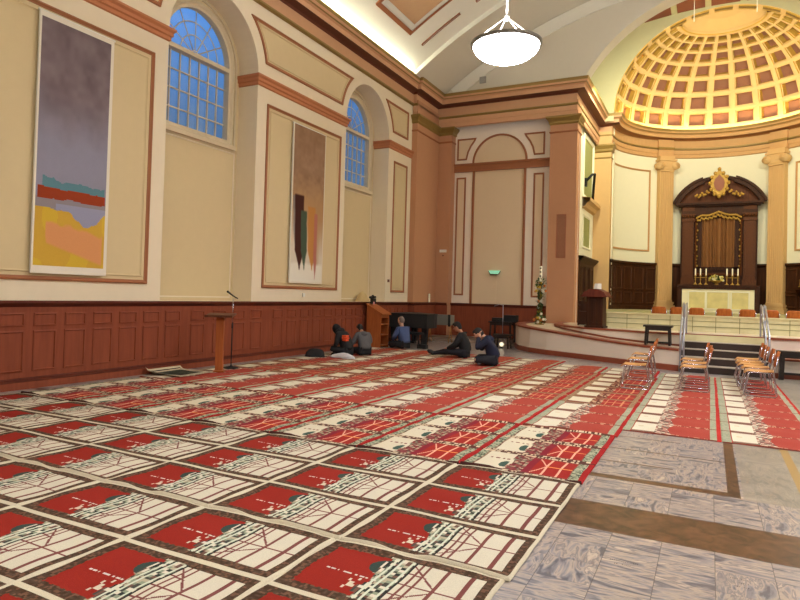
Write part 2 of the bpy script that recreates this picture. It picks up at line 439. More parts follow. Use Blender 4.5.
# corner pilasters, end wall
EY = 22.0; PY = 21.6
pil = MB()
pil.box(-9.5, -9.0, 19.64, 22.2, 0, 8.3, 0)          # on the left wall
pil.box(-9.5, -8.5, PY, 22.2, 0, 8.3, 0)             # on the end wall
pil.box(-4.92, -4.02, PY, 22.3, 0.0, 8.3, 0)         # corner pier
for path in ([(-9.2, 19.64), (-9.0, 19.64), (-9.0, PY), (-8.5, PY), (-8.5, EY)], [(-4.92, EY), (-4.92, PY), (-4.02, PY), (-4.02, 22.3)]):
    sweep(pil, path, [(0, 7.22), (0.03, 7.24), (0.03, 7.27), (0, 7.29)], [1]*3)
    sweep(pil, path, [(0, 7.50), (0.05, 7.54), (0.05, 7.60), (0.12, 7.70), (0.14, 7.72), (0.14, 7.78), (0, 7.79)], [2]*6)
struct('wall_end', pil, [M_TERRA2, M_BROWNM, M_GOLD])
ew = MB(); ew.add([(-9.2,EY,0),(-4.0,EY,0),(-4.0,EY,7.9),(-9.2,EY,7.9)], [(0,1,2,3)], 0)
struct('wall_end.001', ew, mat('cream plaster brightened as if lit', (238, 226, 208), 0.75, var=0.02))  # hall cream made brighter here, in place of more light on this wall
ed = MB(); CX = -6.8
ed.box(-8.6, -4.9, EY-0.10, EY, 6.17, 6.24, 0); ed.box(-8.6, -4.9, EY-0.07, EY, 6.24, 6.40, 0); ed.box(-8.62, -4.88, EY-0.13, EY, 6.40, 6.47, 0)
o1 = arc(CX, 6.47, 1.02, 0, PI, 24)
for i in range(24):
    sweep(ed, [o1[i], o1[i+1]], [(0,0),(0,0.03),(-0.07,0.04),(-0.07,0)], F=FE(EY))
ed.box(CX-0.99, CX-0.91, EY-0.05, EY, 1.33, 6.17, 0); ed.box(CX+0.91, CX+0.99, EY-0.05, EY, 1.33, 6.17, 0)
def epan(poly):
    ring_frame(ed, poly, FE(EY), 0.06, 0.025, 0)
    et.add([(a, EY-0.006, b) for a, b in offset(poly, -0.04, True)], [tuple(range(len(poly)))])
et = MB()
et.add([(CX-0.95, EY-0.004, 1.33), (CX+0.95, EY-0.004, 1.33), (CX+0.95, EY-0.004, 6.2), (CX-0.95, EY-0.004, 6.2)], [(0,1,2,3)])
et.add([(a, EY-0.004, b) for a, b in arc(CX, 6.47, 0.97, 0, PI, 24)], [tuple(range(25))])
for s in (-1, 1):
    x0, x1 = sorted((CX+s*1.25, CX+s*1.62)); epan([(x0, 1.62), (x1, 1.62), (x1, 5.98), (x0, 5.98)])
    q = [(CX+s*1.62, 6.62), (CX+s*1.62, 7.42), (CX+s*0.88, 7.42)]
    q += [(CX+s*math.sqrt(1.25**2-(z-6.47)**2), z) for z in (7.3, 7.1, 6.9, 6.62)]
    if s > 0: epan(q[::1])
    else: epan(q[::-1])
struct('trim_5', ed, M_BROWNM); struct('trim_6', et, mat('tan plaster brightened as if lit', (224, 202, 168), 0.75, var=0.02))  # panel tan is a lighter copy, extra light put into the colour
# wainscot on the end wall and pilasters
we = MB()
for path in ([(-9.0, 19.64), (-9.0, PY), (-8.5, PY)], [(-8.5, EY-0.04), (-4.92, EY-0.04)]):
    sweep(we, path, [(0.03, 0.0), (0.03, 1.24)], [0])
    sweep(we, path, [(0.03, 1.24), (0.08, 1.28), (0.08, 1.33), (0, 1.335)], [1]*3)
sweep(we, [(-9.2, 19.6), (-9.0, 19.6), (-9.0, 19.7)], [(0.03, 0.0), (0.03, 1.24), (0.08, 1.28), (0.08, 1.33), (0, 1.335)], [0,1,1,1])
struct('wall_end.002', we, [M_WAIN, M_WAIND])
dr = MB(); dr.box(CX-0.90, CX-0.02, EY-0.02, EY-0.005, 0.14, 2.36); dr.box(CX+0.02, CX+0.9, EY-0.02, EY-0.005, 0.14, 2.36)
dr2 = struct('door_1', MB().box(CX-0.86, CX+0.0, EY-0.018, EY-0.004, 1.34, 2.36), mat('tan door brightened as if lit', (226, 204, 170), 0.75, var=0.02))  # door tan brightened like the panels, light put into the colour

# entablature
CRP = [(-0.02, 8.10), (0.05, 8.13), (0.05, 8.18), (0, 8.20), (0, 8.50), (0.05, 8.55), (0.28, 8.57), (0.28, 8.70), (0.34, 8.73), (0.37, 8.75), (0.40, 8.81), (0.42, 8.91), (0.38, 8.91), (0.38, 8.82), (-0.2, 8.82)]
CRM = [1, 1, 1, 0, 2, 2, 0, 0, 1, 0, 1, 1, 3, 3]
ARC = [(-0.05, 7.76), (0.0, 7.79), (0, 7.93), (0.025, 7.94), (0.025, 8.10)]
ent = MB()
hall = [(-9.17, -4), (-9.17, 19.62), (-9.05, 19.62), (-9.05, 21.55), (-4.05, 21.55), (-4.05, 26.25), (-3.55, 26.25), (-3.55, 26.4)]
sweep(ent, hall, CRP, CRM)
sweep(ent, [(-9.17, 19.62), (-9.05, 19.62), (-9.05, 21.55), (-4.05, 21.55), (-4.05, 26.25), (-3.55, 26.25), (-3.55, 26.4)], ARC, [0]*4)
struct('trim_7', ent, [M_TERRA, M_GOLD, M_DKBROWN, M_CEIL])

# ---- vaults
def vaultz(x, zc, R): return zc + math.sqrt(R*R - (x-XC)**2)
ce = MB(); zc, R = -2.62, 14.75
xs = [-9.25 + i*(19.0/48) for i in range(49)]
def vault(mb, y0, y1, zc, R, mi, xs=xs):
    vs = [(x, y0, vaultz(x, zc, R)) for x in xs] + [(x, y1, vaultz(x, zc, R)) for x in xs]
    n = len(xs); mb.add(vs, [(i, i+1, n+i+1, n+i) for i in range(n-1)], mi, True)
vault(ce, -4, 18.85, zc, R, 0)
ZR = zc - 0.17
vs = [(x, 18.85, vaultz(x, zc, R)) for x in xs] + [(x, 18.85, vaultz(x, ZR, R)) for x in xs]
n = len(xs); ce.add(vs, [(i, i+1, n+i+1, n+i) for i in range(n-1)], 0)
vault(ce, 18.85, 21.33, ZR, R, 1)
# tympanum over the end wall, with the chancel arch cut in it
AZ, AR = 6.7, 4.6
a0 = math.asin((8.85-AZ)/AR)
opening = arc(XC, AZ, AR, PI-a0, a0, 40)
top = [(x, vaultz(x, ZR, R)+0.02) for x in reversed(xs) if vaultz(x, ZR, R) > 8.95]
outer = [(-8.9, 8.8)] + [(opening[0][0], 8.8)] + opening + [(opening[-1][0], 8.8)] + [(9.4, 8.8)] + top
fill_holes(ce, outer, [], lambda a, b, d: (a, 21.32, b), 1)
# raised band following the vault, and the arch soffit
bd = [(x, vaultz(x, ZR, R)-0.02) for x in xs if vaultz(x, ZR, R) > 8.98]
sweep(ce, bd, [(0, 0), (0, 0.05), (0.42, 0.05), (0.42, 0)], [0,0,0], F=lambda a, b, d: (a, 21.32-d, b))
for i in range(40):
    (a, b), (a2, b2) = opening[i], opening[i+1]
    ce.add([(a,21.32,b),(a2,21.32,b2),(a2,21.95,b2),(a,21.95,b)], [(0,1,2,3)], 1)
# outside of the arch seen from the chancel
ou2 = [(-6, 8.8), (opening[0][0], 8.8)] + opening + [(opening[-1][0], 8.8), (6.5, 8.8), (6.5, 12.8), (-6, 12.8)]
fill_holes(ce, ou2, [], lambda a, b, d: (a, 21.95, b), 2)
struct('ceiling', ce, [M_CEIL, M_CEIL2, M_GREENW])
# painted coffers in the hall vault
cf = MB(); zc2 = zc - 0.012
def vpatch(x0, x1, y0, y1, dz, mi, n=10):
    vs = []; 
    for i in range(n+1):
        x = x0 + (x1-x0)*i/n
        vs += [(x, y0, vaultz(x, zc, R)-dz), (x, y1, vaultz(x, zc, R)-dz)]
    cf.add(vs, [(2*i, 2*i+1, 2*i+3, 2*i+2) for i in range(n)], mi)
def vring(x0, x1, y0, y1, w, d, mi):
    for a, b, c, e in ((x0, x0+w, y0, y1), (x1-w, x1, y0, y1), (x0+w, x1-w, y0, y0+w), (x0+w, x1-w, y1-w, y1)):
        vpatch(a, b, c, e, d, mi, 8)
    # outer skirt of the moulding
    for (xa, xb, ya, yb) in ((x0, x1, y0, y0), (x0, x1, y1, y1)):
        n = 8; vs = []
        for i in range(n+1):
            x = xa+(xb-xa)*i/n; vs += [(x, ya, vaultz(x, zc, R)), (x, ya, vaultz(x, zc, R)-d)]
        cf.add(vs, [(2*i, 2*i+1, 2*i+3, 2*i+2) for i in range(n)], mi)
    cf.add([(x0,y0,vaultz(x0,zc,R)),(x0,y1,vaultz(x0,zc,R)),(x0,y1,vaultz(x0,zc,R)-d),(x0,y0,vaultz(x0,zc,R)-d)], [(0,1,2,3)], mi)
YC = 16.0
for k in range(3):
    yc = YC - k*6.63
    for xa, xb in ((-8.17, -5.7), (-4.6, -1.0)):
        vring(xa, xb, yc-1.12, yc+1.12, 0.11, 0.05, 0)
        vring(xa+0.11, xb-0.11, yc-1.01, yc+1.01, 0.13, 0.03, 1)
        vpatch(xa+0.24, xb-0.24, yc-0.88, yc+0.88, 0.01, 2)
        for s in (-1, 1):
            vring(xa, xa+1.25, yc+s*2.0-0.05, yc+s*2.0+0.05, 0.03, 0.03, 0)
            vring(xa+1.75, xb+0.6, yc+s*2.0-0.05, yc+s*2.0+0.05, 0.03, 0.03, 0)
struct('ceiling.001', cf, [M_BROWNM, M_CEIL, mat('tan ceiling panel', (204, 166, 126), 0.8, var=0.05)])
mb = MB(); mb.ball((-7.05, 15.9, vaultz(-7.05, zc, R)-0.06), (0.12, 0.12, 0.06), 12)
tag(mb.build('smoke_detector', M_BLACK), 'small dark round fitting in the terracotta ceiling panel', 'smoke detector')

# back part of the hall, so that the room is closed
rest = MB()
rest.add([(9.7,-4,0),(9.7,22,0),(9.7,22,8.95),(9.7,-4,8.95)], [(0,1,2,3)], 0)
rest.add([(-9.3,-4,0),(9.8,-4,0),(9.8,-4,12.3),(-9.3,-4,12.3)], [(0,1,2,3)], 0)
rest.add([(4.6,22,0),(9.8,22,0),(9.8,22,8.95),(4.6,22,8.95)], [(0,1,2,3)], 0)
rest.box(9.6, 9.7, -4, 22, 0, 1.33, 1)
rest.add([(9.6, 17, 8.2), (9.6, -4, 8.2), (9.3, -4, 8.9), (9.3, 22, 8.9), (9.6, 22, 8.2)], [(0,1,2,3,4)], 0)
struct('wall_right', rest, [M_CREAM, M_WAIN])
cv = MB(); cv.box(-8.90, -8.86, -3.5, 18.7, 8.835, 8.865)
o = struct('trim_8', cv, M_COVE)
cv = MB(); cv.box(9.52, 9.56, -3.5, 18.7, 8.93, 8.96); struct('trim_9', cv, M_COVE)

# ================================================================== CHANCEL AND APSE
AY = 26.3
def AP(th, r, z): return (XC + r*sin(th), AY + r*cos(th), z)
def TA(th, r, z=0):
    """frame on the apse wall: x along the wall, y outward"""
    return Matrix(((cos(th), sin(th), 0, XC+r*sin(th)), (-sin(th), cos(th), 0, AY+r*cos(th)), (0, 0, 1, z), (0, 0, 0, 1)))
D = math.radians
aw = MB()
def cyl(mb, r, z0, z1, t0, t1, n, mi):
    vs = []
    for i in range(n+1):
        t = t0+(t1-t0)*i/n; vs += [AP(t, r, z0), AP(t, r, z1)]
    mb.add(vs, [(2*i, 2*i+2, 2*i+3, 2*i+1) for i in range(n)], mi, True)
cyl(aw, 3.86, 3.22, 7.8, -PI/2, PI/2, 48, 0)
struct('wall_apse', aw, M_APSEW)
dd = MB()
cyl(dd, 3.80, 1.25, 3.22, -PI/2, PI/2, 48, 0); cyl(dd, 3.72, 3.16, 3.24, -PI/2, PI/2, 48, 1)
arcp = [AP(t, 3.80, 0)[:2] for t in [(-PI/2 + PI*i/48) for i in range(49)]]
sweep(dd, arcp, [(0, 3.1), (0.04, 3.14), (0.08, 3.18), (0.08, 3.24), (-0.1, 3.25)], [1]*4)
sweep(dd, arcp, [(0.04, 1.25), (0.04, 1.4), (0, 1.43)], [1]*2)
for i in range(-8, 9):
    t = D(i*10.2+0.0)
    if abs(abs(math.degrees(t)) - 33) < 6 or abs(math.degrees(t)) < 26: continue
    T = TA(t, 3.80)
    for z0, z1 in ((1.5, 2.0), (2.08, 3.02)):
        vs = []
        sweep(dd, [(-0.27, z0), (0.27, z0), (0.27, z1), (-0.27, z1)], [(0,0),(0,0.03),(-0.03,0.04),(-0.06,0.0)], [2]*3, closed=True, F=lambda a, b, z, T=T: tuple(T @ Vector((a, -z, b))))
struct('wall_apse.001', dd, [M_DARKWOOD, M_DARKWOOD, wood('dark panel moulding', (58, 30, 13), (80, 44, 20), 0.45)])
# panel frames on the curved wall
ap = MB()
def curved_frame(t0, t1, z0, z1, mb, mi=0):
    n = 14
    poly = [(t0+(t1-t0)*i/n, z0) for i in range(n+1)] + [(t1+(t0-t1)*i/n, z1) for i in range(n+1)]
    F = lambda a, b, z: AP(a/3.86, 3.86-z, b)
    ring_frame(mb, [(a*3.86, b) for a, b in poly], F, 0.07, 0.03, mi)
curved_frame(D(-84), D(-42.5), 3.72, 7.2, ap); curved_frame(D(42.5), D(84), 3.72, 7.2, ap)
struct('trim_10', ap, mat('apse frame paint', (186, 140, 88), 0.6))
ae = MB()
fp = [AP(t, 3.80, 0)[:2] for t in [(-PI/2 + PI*i/60) for i in range(61)]]
sweep(ae, fp, CRP, CRM, smooth=False); sweep(ae, fp, ARC, [0]*4)
for s in (-1, 1):                       # blocks where the entablature steps out over the columns
    for (z0, z1) in ((7.78, 8.1), (8.19, 8.52)):
        ae.box(-0.34, 0.34, -0.10, 0.1, z0, z1, 0, T=TA(s*D(33.2), 3.80))
    ae.box(-0.36, 0.36, -0.16, 0.1, 8.10, 8.19, 1, T=TA(s*D(33.2), 3.80))
struct('trim_11', ae, [mat('apse frieze plaster', (200, 156, 104), 0.7), M_GOLD, mat('apse soffit paint', (150, 100, 56), 0.6), M_CEIL])
cv = MB()
cp = [AP(t, 3.50, 0)[:2] for t in [(-D(85) + D(170)*i/48) for i in range(49)]]
sweep(cv, cp, [(0, 8.86), (0.03, 8.86), (0.03, 8.885), (0, 8.885)], closed=False)
struct('trim_12', cv, M_COVEY)

# coffered half dome
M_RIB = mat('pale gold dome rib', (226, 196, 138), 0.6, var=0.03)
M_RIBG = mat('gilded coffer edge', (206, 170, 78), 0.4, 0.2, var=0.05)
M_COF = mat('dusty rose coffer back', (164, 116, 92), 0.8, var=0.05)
DZ0, VS = 8.93, 0.945
def DP(th, ph, r): return (XC + r*cos(ph)*sin(th), AY + r*cos(ph)*cos(th), DZ0 + r*VS*sin(ph))
RD = 3.70
dm = MB(); NC = 13; st = PI/NC
rows = [2, 13, 24.2, 34.8, 44.6, 53, 60, 65.5]
def quad(a, b, c, d, mi, sm=False): dm.add([a, b, c, d], [(0, 1, 2, 3)], mi, sm)
for j in range(len(rows)-1):
    p0, p1 = D(rows[j]), D(rows[j+1]); mp = (p1-p0)*0.11
    for i in range(NC):
        t0 = -PI/2 + i*st; t1 = t0+st; mt = st*0.11
        def ringpts(k, r): # k inset fraction
            a, b = mt*k, mp*k
            return [DP(t0+a, p0+b, r), DP(t1-a, p0+b, r), DP(t1-a, p1-b, r), DP(t0+a, p1-b, r)]
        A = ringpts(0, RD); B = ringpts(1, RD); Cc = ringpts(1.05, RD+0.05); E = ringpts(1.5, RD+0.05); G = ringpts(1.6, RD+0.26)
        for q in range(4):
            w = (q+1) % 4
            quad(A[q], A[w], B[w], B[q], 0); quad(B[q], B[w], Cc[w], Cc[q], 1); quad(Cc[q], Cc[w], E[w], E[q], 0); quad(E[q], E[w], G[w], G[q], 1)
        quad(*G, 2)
# plain bands at the springing and round the crown disc
for i in range(NC*2):
    t0 = -PI/2 + i*st/2; t1 = t0+st/2
    for (a, b, ra, rb, mi) in ((-3, 2, RD, RD, 0), (65.5, 67, RD, RD-0.05, 0), (67, 68, RD-0.05, RD-0.05, 1), (68, 68.5, RD-0.05, RD+0.06, 0), (68.5, 80, RD+0.06, RD+0.05, 0), (80, 90, RD+0.05, RD+0.05, 0)):
        quad(DP(t0, D(a), ra), DP(t1, D(a), ra), DP(t1, D(b), rb), DP(t0, D(b), rb), mi, True)
for i in range(20):
    for j in range(10):
        t0, t1 = -PI/2-0.02+(PI+0.04)*i/20, -PI/2-0.02+(PI+0.04)*(i+1)/20; a, b_ = D(-4+9.4*j), D(-4+9.4*(j+1))
        quad(DP(t0, a, RD+0.3), DP(t1, a, RD+0.3), DP(t1, b_, RD+0.3), DP(t0, b_, RD+0.3), 2)
for i in range(40):
    t0, t1 = PI*i/40, PI*(i+1)/40
    dm.add([(XC-(RD-0.0)*cos(t0), AY, DZ0+RD*VS*sin(t0)), (XC-RD*cos(t1), AY, DZ0+RD*VS*sin(t1)), (XC-(RD+0.4)*cos(t1), AY, DZ0+(RD+0.4)*VS*sin(t1)), (XC-(RD+0.4)*cos(t0), AY, DZ0+(RD+0.4)*VS*sin(t0))], [(0,1,2,3)], 0)
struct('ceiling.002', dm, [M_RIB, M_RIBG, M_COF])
# front arch of the dome: soffit with long gilded slots, and wall round it
fa = MB(); YF = 25.85
def EP(t, r, y): return (XC - r*cos(t), y, DZ0 + r*VS*sin(t))
N = 60
for i in range(N):
    t0, t1 = PI*i/N, PI*(i+1)/N
    fa.add([EP(t0, RD, YF), EP(t1, RD, YF), EP(t1, RD, AY), EP(t0, RD, AY)], [(0,1,2,3)], 0)
NS = 15
for i in range(NS):
    t0 = PI*(i+0.12)/NS; t1 = PI*(i+0.88)/NS; n = 5
    def strip(r0, y0, r1, y1, mi):
        for k in range(n):
            a, b = t0+(t1-t0)*k/n, t0+(t1-t0)*(k+1)/n
            fa.add([EP(a, r0, y0), EP(b, r0, y0), EP(b, r1, y1), EP(a, r1, y1)], [(0,1,2,3)], mi)
    ya, yb = YF+0.06, AY-0.06
    strip(RD-0.03, ya, RD-0.03, ya+0.05, 1); strip(RD-0.03, yb-0.05, RD-0.03, yb, 1)
    strip(RD-0.03, ya, RD, ya, 1); strip(RD-0.03, yb, RD, yb, 1); strip(RD-0.02, ya+0.05, RD-0.004, ya+0.09, 1); strip(RD-0.004, ya+0.09, RD-0.004, yb-0.05, 2)
struct('trim_13', fa, [M_RIB, M_RIBG, M_GOLD])
fw_ = MB()
op = [EP(t, RD, 0) for t in [PI - PI*i/60 for i in range(61)]]; op = [(p[0], p[2]) for p in op][::-1]
def chz(x): return 12.5 - (x-XC)**2/30.0
ou = [(-6, 8.6), (XC-RD, 8.6)] + op + [(XC+RD, 8.6), (6.5, 8.6)] + [(x, chz(x)) for x in [6.5 - i*12.5/24 for i in range(25)]]
fill_holes(fw_, ou, [], lambda a, b, d: (a, YF, b), 0)
for i in range(24):                      # flat vault over the chancel
    x0 = -6 + i*12.5/24; x1 = x0+12.5/24
    fw_.add([(x0,21.95,chz(x0)),(x1,21.95,chz(x1)),(x1,YF,chz(x1)),(x0,YF,chz(x0))], [(0,1,2,3)], 0)
struct('ceiling.003', fw_, M_GREENW)
tp = MB()
for k in range(-4, 6):
    xa = -1.27 + k*1.12; xb = xa+0.92
    for (y0, y1) in ((22.3, 23.9), (24.1, 25.8)):
        n = 4
        for i in range(n):
            x0 = xa+(xb-xa)*i/n; x1 = xa+(xb-xa)*(i+1)/n
            tp.add([(x0,y0,chz(x0)-0.02),(x1,y0,chz(x1)-0.02),(x1,y1,chz(x1)-0.02),(x0,y1,chz(x0)-0.02)], [(0,1,2,3)], 0)
struct('ceiling.004', tp, mat('brick red ceiling panel', (128, 66, 44), 0.6, var=0.15))

# chancel side walls, second pier
SX = -4.2
sw = MB()
sw.add([(SX,22.2,0),(SX,26.4,0),(SX,26.4,8.6),(SX,22.2,8.6)], [(0,1,2,3)], 0)
sw.add([(-6,21.95,8.8),(-6,25.9,8.8),(-6,25.9,12.5),(-6,21.95,12.5)], [(0,1,2,3)], 2)
sw.add([(-6,21.95,8.83),(-4.1,21.95,8.83),(-4.1,25.9,8.83),(-6,25.9,8.83)], [(0,1,2,3)], 2)
sw.add([(4.7,21.95,0),(4.7,26.4,0),(4.7,26.4,12.5),(4.7,21.95,12.5)], [(0,1,2,3)], 0)
sw.add([(4.05,26.35,0),(4.8,26.35,0),(4.8,26.35,8.9),(4.05,26.35,8.9)], [(0,1,2,3)], 1)
sw.box(4.5, 4.8, 20.9, 22.3, 0, 8.9, 1)
sw.box(-4.9, -3.52, 26.6, 27.2, 0, 9.3, 0); sw.box(3.98, 5.0, 26.6, 27.2, 0, 9.3, 0)
sw.box(-5.0, -4.02, 22.2, 26.6, 8.6, 8.78, 0)
struct('wall_chancel', sw, [M_APSEW, M_OCHRE, M_GREENW])
p2 = MB(); p2.box(-4.35, -3.56, 26.22, 26.7, 0.6, 8.3, 0)
sweep(p2, [(-4.35, 26.22), (-3.56, 26.22), (-3.56, 26.7)], [(0, 7.22), (0.03, 7.24), (0.03, 7.27), (0, 7.29)], [1]*3)
sweep(p2, [(-4.35, 26.22), (-3.56, 26.22), (-3.56, 26.7)], [(0, 7.46), (0.05, 7.52), (0.05, 7.60), (0.10, 7.70), (0.12, 7.72), (0.12, 7.78), (0, 7.79)], [1]*6)
struct('wall_chancel.001', p2, [M_OCHRE, M_GOLD])
# organ loft opening, console shelf and panel on the side wall
og = MB(); F = FL(SX+0.002)
ring_frame(og, [(23.7, 5.35), (25.85, 5.35), (25.85, 7.7), (23.7, 7.7)], F, 0.12, 0.05, 1)
og.add([F(a, b, 0.004) for a, b in ((23.8, 5.4), (25.8, 5.4), (25.8, 7.65), (23.8, 7.65))], [(0,1,2,3)], 0)
sweep(og, [(SX, 23.7), (SX, 26.1)], [(0, 4.95), (0.10, 5.0), (0.16, 5.12), (0.30, 5.2), (0.30, 5.32), (0, 5.34)], [2]*5)
ring_frame(og, [(23.9, 3.5), (25.5, 3.5), (25.5, 4.75), (23.9, 4.75)], F, 0.08, 0.03, 1)
og.add([F(a, b, 0.004) for a, b in ((24.0, 3.58), (25.4, 3.58), (25.4, 4.67), (24.0, 4.67))], [(0,1,2,3)], 0)
struct('trim_14', og, [mat('sage green cloth', (150, 152, 92), 0.8), M_APSEW, M_OCHRE])
br = MB(); br.tube([(SX+0.05, 24.2, 6.0), (SX+0.25, 24.3, 6.25), (SX+0.3, 24.5, 6.3), (SX+0.12, 25.3, 5.45)], 0.05, 6)
br.box(SX, SX+0.08, 24.1, 24.3, 5.8, 6.1)
tag(br.build('bracket', M_BLACK), 'black bracket fixed in the sage green opening above the side door', 'bracket')
dr = MB(); dr.box(SX, SX+0.08, 23.0, 26.1, 0.68, 2.95, 0)
dr.box(SX, SX+0.12, 22.9, 23.1, 0.68, 3.0, 1)
for y in (23.2, 24.15, 25.1):
    for z0, z1 in ((0.85, 1.7), (1.8, 2.8)):
        sweep(dr, [(y, z0), (y+0.75, z0), (y+0.75, z1), (y, z1)], [(0,0),(0,0.03),(-0.04,0.03),(-0.06,0)], [1]*3, closed=True, F=FL(SX+0.08))
sweep(dr, [(SX, 22.8), (SX, 26.15)], [(0.08, 2.9), (0.12, 2.95), (0.22, 3.05), (0.26, 3.08), (0.26, 3.14), (0, 3.15)], [1]*5)
struct('door_2', dr, [M_DARKWOOD, M_DARKWOOD])

# ---- stage
low = [(-5.6,21.7,.76),(-5.62,20.9,.76),(-5.5,20.0,.755),(-5.2,19.25,.74),(-4.7,18.6,.715),(-4.1,18.12,.68),(-3.4,17.75,.63),(-2.6,17.3,.57),(-2.0,16.95,.54),(-1.4,16.6,.515),(-0.62,16.25,.50)]
up = [(-4.35,21.7),(-4.4,20.6),(-4.2,19.7),(-3.75,18.85),(-3.1,18.25),(-2.4,17.92),(-1.5,17.62),(-0.62,17.5)]
UZ = 0.82
st_ = MB()
def oxy(path, d): return offset(path, d)
lxy = [(a, b) for a, b, c in low]
# (the room lies to the right of a path walked the other way, so outward is +d on the reversed path)
def outw(path, d): return offset(path[::-1], -d)[::-1] if False else offset(path, d)
o0 = offset(lxy, -0.0)
side = 1 if (offset(lxy, 0.1)[5][1] < lxy[5][1]) else -1
def strip3(p, za, q, zb, mi):
    vs = [(a[0], a[1], z) for a, z in zip(p, za)] + [(a[0], a[1], z) for a, z in zip(q, zb)]
    n = len(p); st_.add(vs, [(i, i+1, n+i+1, n+i) for i in range(n-1)], mi)
zt = [c for a, b, c in low]; z0 = [0]*len(low)
out2 = offset(lxy, 0.03*side); inn3 = offset(lxy, -0.28*side)
strip3(lxy, z0, lxy, zt, 0)
strip3(out2, z0, out2, [0.13]*len(low), 1); strip3(out2, [0.13]*len(low), lxy, [0.14]*len(low), 1)
strip3(out2, [z-0.035 for z in zt], out2, [z+0.012 for z in zt], 1); strip3(lxy, [z-0.035 for z in zt], out2, [z-0.035 for z in zt], 1)
strip3(out2, [z+0.012 for z in zt], inn3, [z+0.012 for z in zt], 1)
strip3(inn3, [z+0.012 for z in zt], inn3, [z for z in zt], 1)
# ramp floor between the low wall and the platform
def resample(path, n):
    L = [0]
    for i in range(1, len(path)): L.append(L[-1] + math.dist(path[i][:2], path[i-1][:2]))
    out = []
    for k in range(n):
        s = L[-1]*k/(n-1)
        j = max(i for i in range(len(L)) if L[i] <= s+1e-9); j = min(j, len(L)-2)
        t = (s-L[j])/(L[j+1]-L[j]); out.append(tuple(a+(b-a)*t for a, b in zip(path[j], path[j+1])))
    return out
A = resample([(p[0], p[1], z) for p, z in zip(inn3, zt)], 24); B = resample(up, 24)
st_.add([p for p in A] + [(q[0], q[1], p[2]) for p, q in zip(A, B)], [(i, i+1, 25+i, 24+i) for i in range(23)], 2)
upr = up + [(1.2,17.5),(2.4,17.6),(3.6,18.0),(4.6,18.9),(4.9,20.9)]
strip3(upr, [0.1]*len(upr), upr, [UZ]*len(upr), 0)
s2 = 1 if offset(upr, 0.1)[7][1] < upr[7][1] else -1
uo = offset(upr, 0.03*s2); ui = offset(upr, -0.25*s2)
strip3(uo, [UZ-0.04]*len(upr), uo, [UZ+0.005]*len(upr), 1); strip3(uo, [UZ+0.005]*len(upr), ui, [UZ+0.005]*len(upr), 1); strip3(upr, [UZ-0.04]*len(upr), uo, [UZ-0.04]*len(upr), 1)
bz = [p[2] for p in resample([(a, b, c) for (a, b), c in zip(lxy, zt)], len(up))]
ub = offset(up, 0.02*s2); strip3(ub, bz, ub, [z+0.05 for z in bz], 1)
poly = ui + [(4.9, 22.5), (-4.35, 22.5)]
st_.add([(x, y, UZ) for x, y in ui + [(4.9, 19.1), (-4.2, 19.1)][:0]] + [(4.8, 19.12, UZ), (-4.0, 19.12, UZ)], [tuple(range(len(ui)+2))], 2) if False else None
fill_holes(st_, ui, [], lambda a, b, d: (a, b, UZ), 2)
# low walls beside the stair, right hand tier
st_.add([(-0.62,16.25,0),(-0.62,17.5,0),(-0.62,17.5,.5),(-0.62,16.25,.5)], [(0,1,2,3)], 0)
st_.add([(-0.62,17.4,.5),(-0.9,17.55,.5),(-0.9,16.37,.5),(-0.62,16.25,.5)], [(0,1,2,3)], 1)
rl = [(1.2,16.3),(2.2,16.4),(3.4,16.9),(4.6,17.9),(5.6,19.6),(5.8,21.7)]
strip3(rl, [0]*6, rl, [.42]*6, 0); ro = offset(rl, 0.03*s2)
strip3(ro, [0]*6, ro, [.12]*6, 1); strip3(ro, [.385]*6, ro, [.43]*6, 1); strip3(ro, [.43]*6, [(x, y+1.4) for x, y in rl], [.43]*6, 1)
st_.add([(1.2,16.3,0),(1.2,17.5,0),(1.2,17.5,.43),(1.2,16.3,.43)], [(0,1,2,3)], 0)
struct('trim_15', st_, [M_STAGEW, M_STAGER, mat('cream stage floor', (206, 190, 166), 0.4, var=0.05)])
sr = MB()
for i in range(5):
    y = [16.15, 16.5, 16.85, 17.2, 17.46][i]; z = 0.164*(i+1)
    x0, x1 = -0.6, 1.18
    sr.add([(x0,y,z-.164),(x1,y,z-.164),(x1,y,z-.012),(x0,y,z-.012)], [(0,1,2,3)], 0 if i < 4 else 1)
    if i < 4:
        yn = [16.5, 16.85, 17.2, 17.5][i]
        sr.box(x0, x1, y-0.02, yn, z-.014, z, 2)
struct('trim_16', sr, [M_STEPD, mat('cream riser', (214, 206, 160), 0.5), M_STEPL])
# podium of the apse
pd = MB()
pts = [AP(-PI/2 + PI*i/24, 3.85, 1.25)[:2] for i in range(25)]
pd.add([(x, y, 1.25) for x, y in [(-3.6, 25.4)] + pts + [(4.1, 25.4)]], [tuple(range(27))], 0)
for y, z in ((25.4, 1.25), (25.05, 1.06), (24.7, 0.87)):
    pd.box(-4.1, 4.6, y, 25.45, z-.19, z, 0)
struct('trim_17', pd, mat('apse stone floor', (176, 168, 120), 0.35, var=0.1))

# low marble wall in three courses
mw = thing('marble_wall', 'low yellow veined marble wall in courses at the edge of the stage', 'wall', (0.9, 19.08, UZ), local=False)
b = MB(); b.box(-2.62, 4.4, 19.0, 19.16, UZ, 1.24)
sl_ = b.build('slab_wall', M_YMARB, mw)
b = MB()
for z in (0.96, 1.10): b.box(-2.62, 4.4, 18.985, 19.0, z, z+0.012)
for k in range(14):
    x = -2.62 + k*0.55; b.box(x, x+0.012, 18.987, 19.0, UZ, 1.22)
b.build('joint', M_YMARBJ, sl_)
b = MB(); b.box(-2.66, 4.4, 18.95, 19.2, 1.235, 1.265); b.build('coping', M_YMARB, mw)
b = MB(); b.box(-2.95, -2.62, 18.96, 19.2, UZ, 1.25); b.build('end_pier', M_OCHRE, mw)

